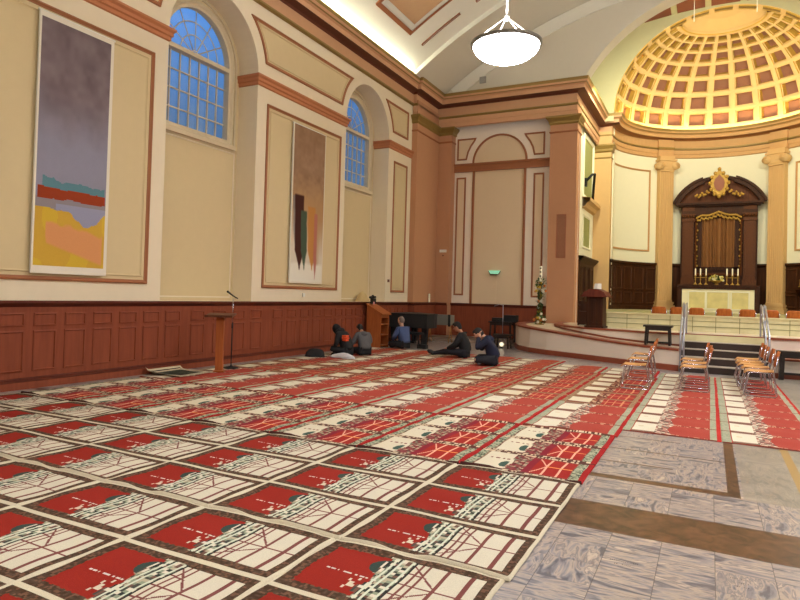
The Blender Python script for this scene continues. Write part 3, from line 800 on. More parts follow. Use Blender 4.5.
# ---- fluted columns of the apse
def column(th, label):
    T = TA(th, 3.62)
    t = thing('column', label, 'column', tuple(T @ Vector((0, 0, 1.25))), local=False)
    s = MB(); w = 0.31; nf = 7; prof = []
    pts = [(-w, 0.24), (-w, -0.02)]
    for i in range(nf):
        a = -w+0.03 + i*(2*w-0.06)/nf; bb = a + (2*w-0.06)/nf; m = (a+bb)/2; q = (bb-a)*0.36
        pts += [(m-q-0.008, -0.02), (m-q*0.7, 0.012), (m, 0.026), (m+q*0.7, 0.012), (m+q+0.008, -0.02)]
    pts += [(w, -0.02), (w, 0.24)]
    n = len(pts); z0, z1 = 1.66, 7.16
    s.add([(a*1.03, bb, z0) for a, bb in pts] + [(a*0.97, bb, z1) for a, bb in pts], [(i, (i+1) % n, n+(i+1) % n, n+i) for i in range(n)], 0)
    s.build('shaft', M_OCHRE, t, T=T)
    s = MB()
    for z0, z1, e in ((1.25, 1.38, 0.13), (1.38, 1.47, 0.10), (1.47, 1.52, 0.05), (1.52, 1.60, 0.07), (1.60, 1.67, 0.02)):
        s.box(-w-e, w+e, -0.02-e, 0.24, z0, z1)
    s.build('base', M_OCHRE, t, T=T)
    s = MB(); s.box(-w, w, -0.05, 0.24, 7.14, 7.22); s.box(-w-0.04, w+0.04, -0.08, 0.24, 7.22, 7.34)
    s.box(-w-0.08, w+0.08, -0.14, 0.24, 7.58, 7.66); s.box(-w-0.03, w+0.03, -0.10, 0.24, 7.34, 7.58); s.box(-w-0.02, w+0.02, -0.06, 0.24, 7.66, 7.8)
    cap_ = s.build('capital', M_OCHRE, t, T=T)
    for sg in (-1, 1):
        s = MB(); cx, cz = sg*(w+0.03), 7.38
        s.tube([(cx, -0.17, cz), (cx, 0.14, cz)], 0.155, 18)
        sp = [(cx + sg*(0.14-0.018*k)*cos(k*0.55), -0.18, cz + (0.14-0.018*k)*sin(k*0.55)) for k in range(8)]
        s.tube(sp, 0.02, 6); s.ball((cx, -0.18, cz), 0.035, 8)
        s.build('volute', M_OCHRE, cap_, T=T)
column(-D(33.2), 'fluted ochre pilaster column left of the dark altarpiece')
column(D(33.2), 'fluted ochre pilaster column right of the dark altarpiece')

# ---- altarpiece
rx, ry = 0.24, 29.62
M_GILT = M_GOLDB
alt = thing('altarpiece', 'tall carved dark wood altarpiece with curved pediment and gilded crest behind the altar', 'altarpiece', (rx, ry, 1.25))
b = MB(); b.box(-1.4, 1.4, 0.0, 0.34, 0, 5.0); b.box(-1.5, 1.5, -0.3, 0.3, 0, 1.1); b.build('back_panel', M_DARKWOOD, alt)
for s in (-1, 1):
    b = MB(); c = s*1.12
    b.box(c-0.25, c+0.25, -0.16, 0.05, 1.1, 1.35); b.box(c-0.21, c+0.21, -0.12, 0.05, 1.35, 3.75)
    b.box(c-0.14, c+0.14, -0.15, -0.1, 1.5, 3.6); b.box(c-0.25, c+0.25, -0.16, 0.05, 3.75, 3.85)
    for k in range(3): b.box(c-0.23-0.02*k, c+0.23+0.02*k, -0.14-0.02*k, 0.05, 3.85+0.08*k, 3.91+0.08*k)
    b.box(c-0.23, c+0.23, -0.13, 0.05, 4.1, 4.36)
    for k in range(5): b.ball((c-0.2+0.1*k, -0.17, 3.97), (0.05, 0.05, 0.07), 8)
    b.build('pilaster', wood('carved oak', (48, 24, 10), (112, 64, 30), 0.4, 30, (2, 2, 2)), alt)
b = MB(); b.box(-1.38, 1.38, -0.14, 0.3, 3.98, 4.2); b.box(-1.3, 1.3, -0.1, 0.3, 4.2, 4.38)
b.box(-1.5, 1.5, -0.22, 0.3, 4.38, 4.44); b.box(-1.6, 1.6, -0.30, 0.3, 4.44, 4.52)
b.build('entablature', M_DARKWOOD, alt)
b = MB(); F = lambda a, c, d: (a, -d, c)
R0 = 1.82; zc0 = 4.52-0.72
a1 = math.asin(0.72/R0)
seg = arc(0, zc0, R0, a1, PI-a1, 24)
b.prism([(p[0]*0.93, p[1]) for p in seg], -0.3, 0.05, F)
b.build('tympanum', M_DARKWOOD2, alt)
for s in (-1, 1):
    b = MB(); m = [p for p in arc(0, zc0, R0, a1, PI/2-0.33, 12)]
    inn_ = [p for p in arc(0, zc0, R0-0.2, PI/2-0.33, a1+0.05, 12)]
    b.prism([(s*p[0], p[1]) for p in m+inn_], 0.05, 0.26, F)
    m = arc(0, zc0, R0+0.05, a1, PI/2-0.33, 12); i2 = arc(0, zc0, R0-0.04, PI/2-0.33, a1, 12)
    b.prism([(s*p[0], p[1]) for p in m+i2], 0.0, 0.33, F)
    b.build('pediment_scroll', M_DARKWOOD, alt)
b = MB()
b.prism(arc(0, zc0, R0+0.02, PI/2-0.33, PI/2+0.33, 10) + arc(0, zc0, R0-0.12, PI/2+0.33, PI/2-0.33, 10), -0.1, 0.12, F)
b.build('pediment_top', M_DARKWOOD, alt)
# gilded crest: pointed shield with leafy rim
b = MB(); sh = [(0, 0.0), (0.16, 0.1), (0.28, 0.3), (0.33, 0.55), (0.27, 0.8), (0.14, 0.95), (0, 1.12), (-0.14, 0.95), (-0.27, 0.8), (-0.33, 0.55), (-0.28, 0.3), (-0.16, 0.1)]
b.prism([(x, 4.74+z) for x, z in sh], 0.1, 0.34, F)
for x, z in sh: b.ball((x*1.02, -0.34, 4.74+z), (0.075, 0.05, 0.085), 8)
crest_ = b.build('crest', M_GILT, alt)
b = MB(); b.prism([(x*0.6, 4.74+0.2+z*0.62) for x, z in sh], 0.34, 0.38, F); b.build('crest_shield', mat('faded red enamel', (140, 84, 60), 0.5), crest_)
for s in (-1, 1):
    b = MB()
    for k in range(9):
        x = s*(0.38+0.06*k); z = 4.92 - 0.02*k + 0.07*sin(k*1.9); b.ball((x, -0.3, z), (0.05, 0.04, 0.05+0.02*(k % 2)), 8)
    b.build('gilded_leaf_swag', M_GILT, alt)
b = MB()
for k in range(33):
    x = -0.8 + 1.6*k/32; z = 4.13 - 0.25*abs(x)**1.3 - 0.07*abs(sin(x*5)) ; b.ball((x, -0.17, z), (0.045, 0.04, 0.05), 6)
    b.ball((x*0.96, -0.16, z-0.1-0.03*(k % 3)), (0.04, 0.03, 0.05), 6)
b.build('gilded_garland', M_GILT, alt)
b = MB()
for (x0, x1, z0, z1) in ((-0.86, 0.86, 1.5, 4.3),):
    sweep(b, [(x0, z0), (x1, z0), (x1, z1), (x0, z1)], [(0,0),(0,0.05),(-0.04,0.07),(-0.08,0.02),(-0.08,0)], closed=True, F=lambda a, q, z: (a, -z, q))
b.build('inner_frame', M_DARKWOOD2, alt)
for s in (-1, 1):
    b = MB()
    for k in range(15):
        z = 3.65 - k*0.135; b.ball((s*(0.80+0.035*sin(k*2.3)), -0.03, z), (0.04, 0.03, 0.05), 6)
    b.build('gilded_drop', M_GILT, alt)
b = MB()
for k in range(33):
    pass
xs_c = [-0.60 + 1.2*k/60 for k in range(61)]
vs = []
for z in (1.85, 3.85):
    for k, x in enumerate(xs_c): vs.append((x, -0.08 + 0.07*sin(k*0.75+sin(k*0.31)*1.5), z))
b.add(vs, [(i, i+1, 62+i, 61+i) for i in range(60)], 0, True)
b.build('curtain', mat('bronze brown velvet', (128, 84, 44), 0.8, var=0.1), alt)
b = MB(); b.box(-0.72, -0.6, -0.06, 0.02, 1.75, 3.95); b.box(0.6, 0.72, -0.06, 0.02, 1.75, 3.95); b.box(-0.72, 0.72, -0.06, 0.02, 3.85, 3.97); b.box(-0.72, 0.72, -0.06, 0.02, 1.72, 1.85)
b.build('curtain_frame', M_DARKWOOD, alt)

# ---- altar table
tb = thing('altar_table', 'altar with dark wood top and pale veined marble front below the altarpiece', 'altar', (rx, 28.3, 1.25))
b = MB(); b.box(-1.44, 1.44, -0.06, 0.75, 1.0, 1.08); b.box(-1.40, 1.40, -0.02, 0.7, 0.9, 1.0); b.build('top', M_DARKWOOD, tb)
for s in (-1, 1): b = MB(); b.box(s*1.33-0.07, s*1.33+0.07, 0.0, 0.7, 0, 0.9); b.build('side_post', M_DARKWOOD, tb)
b = MB(); b.box(-1.26, 1.26, 0.02, 0.6, 0, 0.9); b.build('front_slab', mat('pale veined altar marble', (232, 224, 188), 0.35, var=0.1, scale=4), tb)
for c, w in ((-0.72, 0.3), (0.0, 0.38), (0.78, 0.3)):
    b = MB(); b.box(c-w, c+w, 0.0, 0.02, 0.12, 0.8); b.build('marble_inset', mat('olive veined marble', (208, 194, 132), 0.35, var=0.35, scale=3), tb)
    b = MB(); sweep(b, [(c-w, 0.12), (c+w, 0.12), (c+w, 0.8), (c-w, 0.8)], [(0.02, 0), (0.02, 0.015), (-0.02, 0.015), (-0.02, 0)], closed=True, F=lambda a, q, z: (a, 0.0-z, q)); b.build('inset_frame', M_APSEW, tb)
# candlesticks
cs0 = None
for i, (x, lb) in enumerate(zip((-0.55, -0.37, -0.17, 0.56, 0.75, 0.94),
        ('leftmost of the six brass candlesticks on the altar', 'second candlestick from the left end of the altar', 'candlestick just left of the altar flowers', 'candlestick just right of the altar flowers', 'second candlestick from the right end of the altar', 'rightmost of the six brass candlesticks on the altar'))):
    if cs0 is None:
        cs0 = thing('candlestick', lb, 'candlestick', (x, 28.5, 2.33), group='brass candlesticks on the altar')
        b = MB(); b.lathe([(0, 0), (0.075, 0), (0.075, 0.02), (0.03, 0.05), (0.014, 0.09), (0.014, 0.18), (0.03, 0.2), (0.014, 0.22), (0.014, 0.33), (0.04, 0.36), (0.045, 0.38), (0, 0.38)], n=14)
        b.build('holder', M_GILT, cs0)
        b = MB(); b.lathe([(0.024, 0.38), (0.024, 0.64), (0.004, 0.65), (0.003, 0.67)], n=10); b.build('candle', M_WAX, cs0)
    else:
        c = copy_tree(cs0); c.location = (x, 28.5, 2.33); c['label'] = lb
for s, lb in ((-1, 'thin brass rail joining the three candlesticks left of the flowers'), (1, 'thin brass rail joining the three candlesticks right of the flowers')):
    xc_ = XC - 0.06 + s*0.56; b = MB(); b.tube([(xc_-0.24, 28.5, 2.62), (xc_+0.24, 28.5, 2.62)], 0.012, 6)
    tag(b.build('crossbar', M_GILT), lb, 'rail')

def flowers(root, pts, leafpts, cols, rp=0.05):
    mats = [mat('petal %d' % i, c, 0.6) for i, c in enumerate(cols)]
    lf = MB()
    for p in leafpts:
        d = Vector((random.uniform(-1,1), random.uniform(-1,0.6), random.uniform(-0.3,1))).normalized(); w = d.cross(Vector((0,0,1))).normalized()*0.03; L_ = random.uniform(.07, .13)
        P = Vector(p); q = P + d*L_
        lf.add([P, P + d*L_*0.5 + w, q, P + d*L_*0.5 - w, P + d*L_*0.5 + Vector((0,0,0.012))], [(0,1,4),(1,2,4),(2,3,4),(3,0,4)], 0)
    o = lf.build('foliage', mat('leaf green', (66, 92, 40), 0.6, var=0.3), root)
    for i, p in enumerate(pts):
        f = MB()
        for k in range(6):
            t = 2*PI*k/6; f.ball((p[0]+rp*0.6*cos(t), p[1]-0.01, p[2]+rp*0.6*sin(t)), (rp*0.45, rp*0.25, rp*0.45), 6)
        f.ball((p[0], p[1]-0.03, p[2]), rp*0.35, 6)
        f.build('flower', mats[i % len(mats)], root)
fl_ = thing('flower_arrangement', 'low bowl of cream and yellow flowers in the middle of the altar', 'flowers', (0.2, 28.5, 2.33))
b = MB(); b.lathe([(0, 0), (0.1, 0), (0.06, 0.03), (0.05, 0.06), (0.2, 0.14), (0.22, 0.17), (0.19, 0.16), (0, 0.1)], n=18); b.build('bowl', M_GILT, fl_)
random.seed(3)
fp_ = []; lp = []
for k in range(26):
    t = random.uniform(0, PI); r = random.uniform(0.06, 0.26); fp_.append((r*cos(t), random.uniform(-0.1, 0.1), 0.17+r*sin(t)*0.85))
for k in range(120):
    t = random.uniform(0, PI); r = random.uniform(0.02, 0.26); lp.append((r*cos(t)*1.0, random.uniform(-0.1, 0.12), 0.15+r*sin(t)*0.8))
flowers(fl_, fp_, lp, [(236, 226, 160), (220, 200, 100), (240, 236, 200)], 0.05)

# paschal candle dressed with flowers
pc = thing('flower_stand', 'tall white candle on a stand wound with green leaves and orange and white flowers', 'flower stand', (-4.82, 20.3, 0.757))
b = MB(); b.lathe([(0, 0), (0.14, 0), (0.14, 0.02), (0.04, 0.05), (0.025, 0.1), (0.025, 1.3), (0.06, 1.34), (0.06, 1.36), (0, 1.36)], n=14); b.build('stand', M_GILT, pc)
b = MB(); b.lathe([(0.045, 1.36), (0.045, 1.86), (0, 1.87)], n=12); cdl = b.build('candle', M_WAX, pc)
for z in (1.55, 1.68, 1.80): b = MB(); b.box(-0.02, 0.03, -0.055, -0.04, z-0.02, z+0.02); b.build('candle_mark', M_BLACK, cdl)
fp_ = []; lp = []
for k in range(34):
    z = random.choice([random.uniform(0.02, 0.22), random.uniform(1.05, 1.42), random.uniform(0.3, 1.1)]); w = 0.2 if z < 0.25 else (0.17 if z > 1.0 else 0.08)
    fp_.append((random.uniform(-w, w), random.uniform(-w*0.6, 0), z))
for k in range(420):
    z = random.uniform(0.0, 1.45); w = 0.22 if z < 0.25 else (0.18 if z > 1.05 else 0.09); lp.append((random.uniform(-w, w)*0.8, random.uniform(-w, w)*0.6, z))
flowers(pc, fp_, lp, [(230, 224, 200), (220, 130, 60), (236, 232, 214), (214, 180, 60)], 0.045)

# ================================================================== FURNITURE
def ply_sheet(mb, rows, th=0.012):
    """rows of points (front to back) make a curved sheet with thickness"""
    n = len(rows[0]); m = len(rows); vs = []
    for r in rows: vs += [Vector(p) for p in r]
    nn = []
    for i in range(m):
        for j in range(n):
            a = vs[min(i+1, m-1)*n+j] - vs[max(i-1, 0)*n+j]; b = vs[i*n+min(j+1, n-1)] - vs[i*n+max(j-1, 0)]
            nn.append(a.cross(b).normalized()*th)
    bot = [v - q for v, q in zip(vs, nn)]
    K = m*n; fs = []
    for i in range(m-1):
        for j in range(n-1):
            a = i*n+j; fs.append((a, a+1, a+n+1, a+n)); fs.append((K+a, K+a+n, K+a+n+1, K+a+1))
    for i in range(m-1):
        for j in (0, n-1): a = i*n+j; fs.append((a, a+n, K+a+n, K+a))
    for j in range(n-1):
        for i in (0, m-1): a = i*n+j; fs.append((a, a+1, K+a+1, K+a))
    mb.add(vs + bot, fs, 0, True)
def make_chair(label, loc, rz, group):
    t = thing('stacking_chair', label, 'chair', loc, rz, group)      # faces +x
    b = MB(); rows = []
    for i in range(9):
        u = i/8; x = 0.23 - 0.44*u; z = 0.435 - 0.05*max(0, (0.12-u)/0.12)**2 - 0.012*sin(u*PI)
        hw = 0.2 + 0.012*sin(u*PI) - (0.035 if u < 0.05 else 0) - (0.02 if u > 0.95 else 0)
        rows.append([(x, hw*k/4, z - 0.008*(1-(k/4)**2)) for k in range(-4, 5)])
    ply_sheet(b, rows); b.build('seat', M_BEECH, t)
    b = MB(); rows = []
    for i in range(8):
        u = i/7; z = 0.52 + 0.26*u; x = -0.215 - 0.055*u
        hw = 0.2*(1 - 0.28*abs(2*u-1)**3)
        rows.append([(x - 0.035*(1-(k/4)**2), hw*k/4, z) for k in range(-4, 5)])
    ply_sheet(b, rows); b.build('backrest', M_BEECHB, t)
    for s in (-1, 1):
        b = MB(); y = s*0.215
        b.tube([(-0.255, y*0.9, 0.70), (-0.235, y*0.95, 0.55), (-0.20, y, 0.42), (-0.235, y, 0.2), (-0.25, y, 0.03), (-0.225, y, 0.011), (0.20, y, 0.011), (0.235, y, 0.03), (0.20, y, 0.2), (0.16, y, 0.405), (0.13, y*0.95, 0.415), (-0.16, y*0.95, 0.415)], 0.0105, 7)
        b.build('sled_leg', M_CHROME, t)
    b = MB(); b.tube([(0.14, -0.21, 0.408), (0.14, 0.21, 0.408)], 0.009, 6); b.tube([(-0.16, -0.21, 0.408), (-0.16, 0.21, 0.408)], 0.009, 6)
    b.tube([(0.17, -0.215, 0.011), (0.17, 0.215, 0.011)], 0.008, 6); b.build('crossbar', M_CHROME, t)
    return t
ch0 = None
def place_chair(x, y, z, rz, label, group):
    global ch0
    if ch0 is None: ch0 = make_chair(label, (x, y, z), rz, group); return ch0
    c = copy_tree(ch0); c.location = (x, y, z); c.rotation_euler = (0, 0, rz); c['label'] = label; c['group'] = group
    return c
G1 = 'chairs on the carpets before the stage'
ords = ['nearest chair', 'second nearest chair', 'third nearest chair', 'fourth nearest chair', 'farthest chair']
def chair_row(x, ys, name):
    for i, y in enumerate(ys):
        o = ords[i] if i < len(ys)-1 or len(ys) < 3 else 'farthest chair'
        place_chair(x + random.uniform(-.02, .02) - (0.045*i if x < 0.5 else 0.02*i), y, 0.017, PI + random.uniform(-.05, .05), 'honey wood chair with chrome legs, %s in the %s row before the stage' % (o, name), G1)
random.seed(5)
chair_row(-1.2, (12.42, 13.75, 15.0), 'left')
chair_row(-0.22, (12.82, 13.62, 14.45), 'middle')
chair_row(0.78, (12.88, 13.62, 14.2, 14.8, 15.5), 'right')
cx = [-1.31, -0.83, -0.34, 0.34, 0.9, 1.44, 1.99]
on = ['first', 'second', 'third', 'fourth', 'fifth', 'sixth', 'seventh']
# floor behind the low marble wall lies a little lower
mb = MB(); mb.box(-4.1, 4.6, 19.16, 24.7, 0.60, 0.68); struct('floor.001', mb, mat('choir floor', (150, 130, 96), 0.5))
for i, x in enumerate(cx):
    place_chair(x, 20.25, 0.68, PI/2, 'wooden chair back showing over the marble wall, %s from the left' % on[i], 'chairs behind the low marble wall')

def stool(name, label, cat, x0, x1, y0, y1, z0, z1, th=0.045, bar=None, leg=0.055):
    cxx, cyy = (x0+x1)/2, (y0+y1)/2
    t = thing(name, label, cat, (cxx, cyy, z0)); h = z1-z0; a, b_ = (x1-x0)/2, (y1-y0)/2
    b = MB(); b.box(-a, a, -b_, b_, h-th, h); b.build('top', M_BLACKWOOD, t)
    for sx in (-1, 1):
        for sy in (-1, 1):
            b = MB(); px, py = sx*(a-leg), sy*(b_-leg)
            b.prism([(px-leg/2, 0), (px+leg/2, 0), (px-sx*0.02+leg/2, h-th), (px-sx*0.02-leg/2, h-th)], py-leg/2, py+leg/2, lambda u, v, d: (u, d, v)); b.build('leg', M_BLACKWOOD, t)
    b = MB(); b.box(-a+leg, a-leg, -b_+0.03, -b_+0.055, h-th-0.08, h-th); b.box(-a+leg, a-leg, b_-0.055, b_-0.03, h-th-0.08, h-th); b.build('apron', M_BLACKWOOD, t)
    if bar: b = MB(); b.box(-a+leg, a-leg, b_-0.08, b_-0.05, bar, bar+0.05); b.build('stretcher', M_BLACKWOOD, t)
    return t
stool('stool', 'black wooden stool standing on the ramp left of the stair handrail', 'stool', -1.45, -0.80, 16.75, 17.3, 0.535, 1.02, bar=0.02)
stool('bench', 'black wooden bench at the foot of the stage, right of the chairs', 'bench', 1.28, 2.5, 16.0, 16.28, 0.0, 0.62, th=0.07, bar=0.1, leg=0.09)

# handrails on the stair
def rail(x, label):
    t = thing('handrail', label, 'handrail', (x, 16.2, 0))
    for dx in (-0.035, 0.035):
        b = MB(); b.tube([(dx, 0.0, 0.0), (dx, 0.0, 0.84), (dx, 0.05, 0.90), (dx, 1.3, 1.55), (dx, 1.62, 1.58), (dx, 1.68, 1.52), (dx, 1.68, 0.82)], 0.021, 8); b.build('rail', M_STEEL, t)
    b = MB(); b.tube([(0, 0.03, 0.5), (0, 1.3, 1.15), (0, 1.66, 1.17)], 0.014, 6); b.build('lower_rail', M_STEEL, t)
    for y, z0, z1 in ((0.72, 0.33, 1.24), (1.3, 0.656, 1.55)):
        b = MB(); b.tube([(0, y, z0), (0, y, z1)], 0.016, 6); b.build('post', M_STEEL, t)
rail(-0.56, 'steel handrail on the left side of the stage stair')
rail(1.12, 'steel handrail on the right side of the stage stair')

# lectern and chair on the platform
t = thing('lectern', 'dark wooden lectern with sloping top and papers on the platform by the ochre pier', 'lectern', (-2.82, 18.5, UZ), -0.1)
b = MB(); b.box(-0.26, 0.26, -0.24, 0.24, 0, 0.06); b.box(-0.22, 0.22, -0.2, 0.2, 0.06, 0.9)
for x in (-0.1, 0.1): sweep(b, [(x-0.08, 0.15), (x+0.08, 0.15), (x+0.08, 0.8), (x-0.08, 0.8)], [(0.01,0),(0.01,0.015),(-0.01,0.015),(-0.01,0)], closed=True, F=lambda a, q, z: (a, -0.2-z, q))
b.build('body', M_DARKWOOD, t)
b = MB(); b.prism([(-0.34, 0.88), (0.34, 0.88), (0.26, 1.0), (0.1, 1.08), (-0.1, 1.08), (-0.26, 1.0)], -0.3, 0.28, lambda u, v, d: (u, d, v)); b.box(-0.36, 0.36, -0.31, 0.29, 0.86, 0.89)
b.build('top', wood('lectern top wood', (92, 40, 28), (110, 52, 36), 0.4), t)
t = thing('open_book', 'white open book standing on the dark platform lectern', 'book', (-2.80, 18.47, UZ+1.082), -0.1)
for s in (-1, 1):
    b = MB(); b.box(0, s*0.11, -0.01, 0.012, 0, 0.16, T=Matrix.Rotation(s*0.35, 4, 'Z') @ Matrix.Rotation(-0.3, 4, 'X')); b.build('page', M_WHITE, t)
t = thing('armchair', 'dark wooden armchair beside the platform lectern against the side wall', 'armchair', (-3.32, 20.0, UZ), 0.15)
b = MB(); b.box(-0.24, 0.24, -0.24, 0.24, 0.36, 0.42); b.build('seat', M_DARKWOOD, t)
b = MB(); b.box(-0.24, 0.24, 0.2, 0.25, 0.42, 0.72); b.build('backrest', M_DARKWOOD, t)
b = MB(); b.box(-0.24, 0.24, -0.22, 0.2, 0.02, 0.36); b.build('skirt', M_DARKWOOD, t)
for s in (-1, 1):
    b = MB(); b.box(s*0.24-0.03, s*0.24+0.03, -0.25, 0.25, 0.58, 0.63); b.box(s*0.24-0.025, s*0.24+0.025, -0.25, -0.2, 0, 0.6); b.box(s*0.24-0.025, s*0.24+0.025, 0.2, 0.25, 0, 0.6); b.build('arm', M_DARKWOOD, t)

# shelf with gilded icon on the right of the apse
T = TA(D(50), 3.78)
t = thing('wall_shelf', 'dark wooden shelf on the apse panelling right of the column', 'shelf', tuple(T @ Vector((0, 0, 2.2))), -D(50))
b = MB(); b.box(-0.3, 0.3, -0.28, 0, 0, 0.05); b.build('board', M_DARKWOOD, t)
for s in (-1, 1): b = MB(); b.prism([(0, 0), (-0.22, 0), (-0.05, -0.28), (0, -0.3)], s*0.2-0.02, s*0.2+0.02, lambda u, v, d: (d, u, v)); b.build('support', M_DARKWOOD, t)
t = thing('icon', 'small gold icon in a dark case on the apse shelf', 'icon', tuple(T @ Vector((0, -0.12, 2.25))), -D(50))
b = MB(); b.box(-0.2, 0.2, -0.04, 0.08, 0, 0.5); b.build('case', M_DARKWOOD, t)
b = MB(); b.ball((0, -0.05, 0.30), (0.06, 0.02, 0.07), 10); b.box(-0.05, 0.05, -0.06, -0.04, 0.08, 0.24); b.box(-0.1, 0.1, -0.06, -0.04, 0.06, 0.10); b.build('gold_figure', M_GOLDB, t)

# front lectern, microphone
t = thing('lectern', 'slim brown wooden lectern with flat slanted top by the wainscot, near the microphone', 'lectern', (-8.27, 9.27, 0.016), 0.5)
b = MB(); b.box(-0.07, 0.07, -0.05, 0.05, 0.03, 1.05); b.build('post', M_OAK, t)
b = MB(); b.box(-0.10, 0.10, -0.09, 0.09, 0, 0.03); b.build('foot', M_OAK, t)
b = MB(); b.box(-0.26, 0.26, -0.19, 0.2, -0.012, 0.012, T=Matrix.Translation((0, 0, 1.08)) @ Matrix.Rotation(0.12, 4, 'X')); b.box(-0.26, 0.26, -0.205, -0.188, -0.012, 0.03, T=Matrix.Translation((0, 0, 1.08)) @ Matrix.Rotation(0.12, 4, 'X')); b.build('desk_top', wood('dark desk wood', (84, 48, 32), (104, 62, 42)), t)
t = thing('microphone_stand', 'straight microphone stand with round black base beside the slim lectern', 'microphone stand', (-8.47, 9.84, 0.016), -0.2)
b = MB(); b.lathe([(0, 0), (0.15, 0), (0.15, 0.012), (0.10, 0.03), (0.02, 0.045), (0.02, 0.06), (0, 0.06)], n=20); b.build('base', M_BLACK, t)
b = MB(); b.tube([(0, 0, 0.05), (0, 0, 0.85)], 0.012, 8); b.tube([(0, 0, 0.8), (0, 0, 0.9)], 0.018, 8); b.build('pole', M_BLACK, t)
b = MB(); b.tube([(0, 0, 0.9), (0, 0, 1.40)], 0.008, 8); b.build('upper_pole', M_CHROME, t)
b = MB(); b.tube([(-0.16, 0, 1.52), (0.02, 0, 1.44), (0.14, 0, 1.40)], [0.02, 0.014, 0.012], 8); b.ball((-0.18, 0, 1.53), (0.03, 0.025, 0.025), 8); b.build('microphone', M_BLACK, t)

# pulpit with shelves
t = thing('pulpit', 'reddish wooden pulpit with sloping desk and open side shelves before the piano', 'pulpit', (-8.80, 16.4, 0.0))
b = MB(); fy = lambda u, v, d: (u, d, v)
b.prism([(-0.2, 0), (0.28, 0), (0.28, 1.0), (-0.2, 1.26)], 0, 0.03, fy); b.prism([(-0.2, 0), (0.28, 0), (0.28, 1.0), (-0.2, 1.26)], 0.5, 0.53, fy)
b.box(-0.2, -0.17, 0.03, 0.5, 0, 1.26); b.build('carcass', M_OAK, t)
b = MB(); b.prism([(-0.22, 1.265), (0.34, 0.965), (0.34, 1.0), (-0.22, 1.30)], -0.03, 0.56, fy); b.build('sloping_desk', M_OAK, t)
for z in (0.05, 0.36, 0.67): b = MB(); b.box(-0.17, 0.27, 0.03, 0.5, z, z+0.03); b.build('shelf', M_OAK, t)
b = MB(); b.box(0.24, 0.29, 0.03, 0.5, 0.88, 0.96); b.build('front_rail', M_OAK, t)
t = thing('camera', 'small black camera with a pink tag standing on the wooden pulpit', 'camera', (-8.93, 16.6, 1.285))
b = MB(); b.box(-0.05, 0.05, -0.04, 0.14, 0.0, 0.16); cb_ = b.build('body', M_BLACK, t)
b = MB(); b.tube([(0, -0.16, 0.19), (0, 0.18, 0.2)], 0.035, 8); b.ball((0, 0.02, 0.22), 0.05, 8); b.build('lens', M_BLACK, cb_)
b = MB(); b.box(0.05, 0.06, -0.03, 0.03, -0.02, 0.06); b.build('tag', mat('pink paper', (226, 150, 150), 0.7), t)

# piano
t = thing('piano', 'grand piano under a dark cover behind the man in the blue sweater', 'piano', (-8.32, 17.8, 0.0))
b = MB(); pl = [(-0.66, 0.0), (0.66, 0.0), (0.70, 0.5), (0.64, 0.85), (0.36, 1.05), (0.0, 1.4), (-0.3, 1.65), (-0.55, 1.65), (-0.66, 1.5)]
b.prism(pl, 0.56, 0.97, lambda u, v, d: (u, v, d)); b.build('case', M_PIANO, t)
b = MB(); b.prism([(x*1.03, y*1.02-0.02) for x, y in pl], 0.97, 1.0, lambda u, v, d: (u, v, d)); b.build('lid', M_PIANO, t)
for x, y in ((-0.52, 0.15), (0.52, 0.2), (-0.35, 1.35)):
    b = MB(); b.prism([(-0.07, 0.06), (0.07, 0.06), (0.09, 0.56), (-0.09, 0.56)], y-0.07, y+0.07, lambda u, v, d, x=x: (x+u, d, v)); b.tube([(x, y-0.04, 0.03), (x, y+0.04, 0.03)], 0.03, 10); b.build('leg', M_BLACK, t)
b = MB(); b.box(-0.2, 0.2, 0.1, 0.3, 0.08, 0.14); b.box(-0.15, -0.11, 0.15, 0.2, 0.14, 0.56); b.box(0.11, 0.15, 0.15, 0.2, 0.14, 0.56); b.build('pedal_lyre', M_BLACK, t)
t = thing('bench', 'low black piano bench with papers beneath the dark covered piano', 'bench', (-7.95, 17.3, 0))
b = MB(); b.box(-0.35, 0.35, -0.16, 0.16, 0.4, 0.47); b.build('seat', M_BLACK, t)
for sx in (-1, 1):
    for sy in (-1, 1): b = MB(); b.box(sx*0.3-.02, sx*0.3+.02, sy*0.12-.02, sy*0.12+.02, 0, 0.4); b.build('leg', M_BLACK, t)
t = thing('keyboard', 'grey covered electric keyboard on thin legs to the right of the piano', 'keyboard', (-8.12, 19.75, 0))
b = MB(); b.box(-0.42, 0.46, 0, 0.4, 0.60, 0.94); b.build('cover', mat('grey cloth cover', (112, 108, 98), 0.8, var=0.1), t)
for x in (-0.40, 0.42): b = MB(); b.box(x-0.03, x+0.05, -0.012, -0.001, 0.56, 0.96); b.build('strap', M_BLACK, t)
for x in (-0.35, 0.4):
    b = MB(); b.tube([(x, 0.05, 0), (x+0.02, 0.2, 0.62)], 0.014, 6); b.tube([(x, 0.38, 0), (x, 0.2, 0.62)], 0.014, 6); b.build('leg', mat('brass leg', (170, 120, 60), 0.4, 0.3), t)
b = MB(); b.lathe([(0.035, 0), (0.035, 0.3), (0.0, 0.31)], (-8.93, 20.9, 1.335), n=10)
tag(b.build('pillar_candle', M_WAX), 'white pillar candle on the ledge above the piano', 'candle')
b = MB(); b.lathe([(0.24, 0), (0.18, 0.1), (0.09, 0.26), (0.0, 0.32)], (-9.5, 17.0, 1.335), n=16)
tag(b.build('cloth_cone', mat('tan cloth', (196, 172, 124), 0.9)), 'tan cone shaped thing on the ledge below the far window', 'ornament')

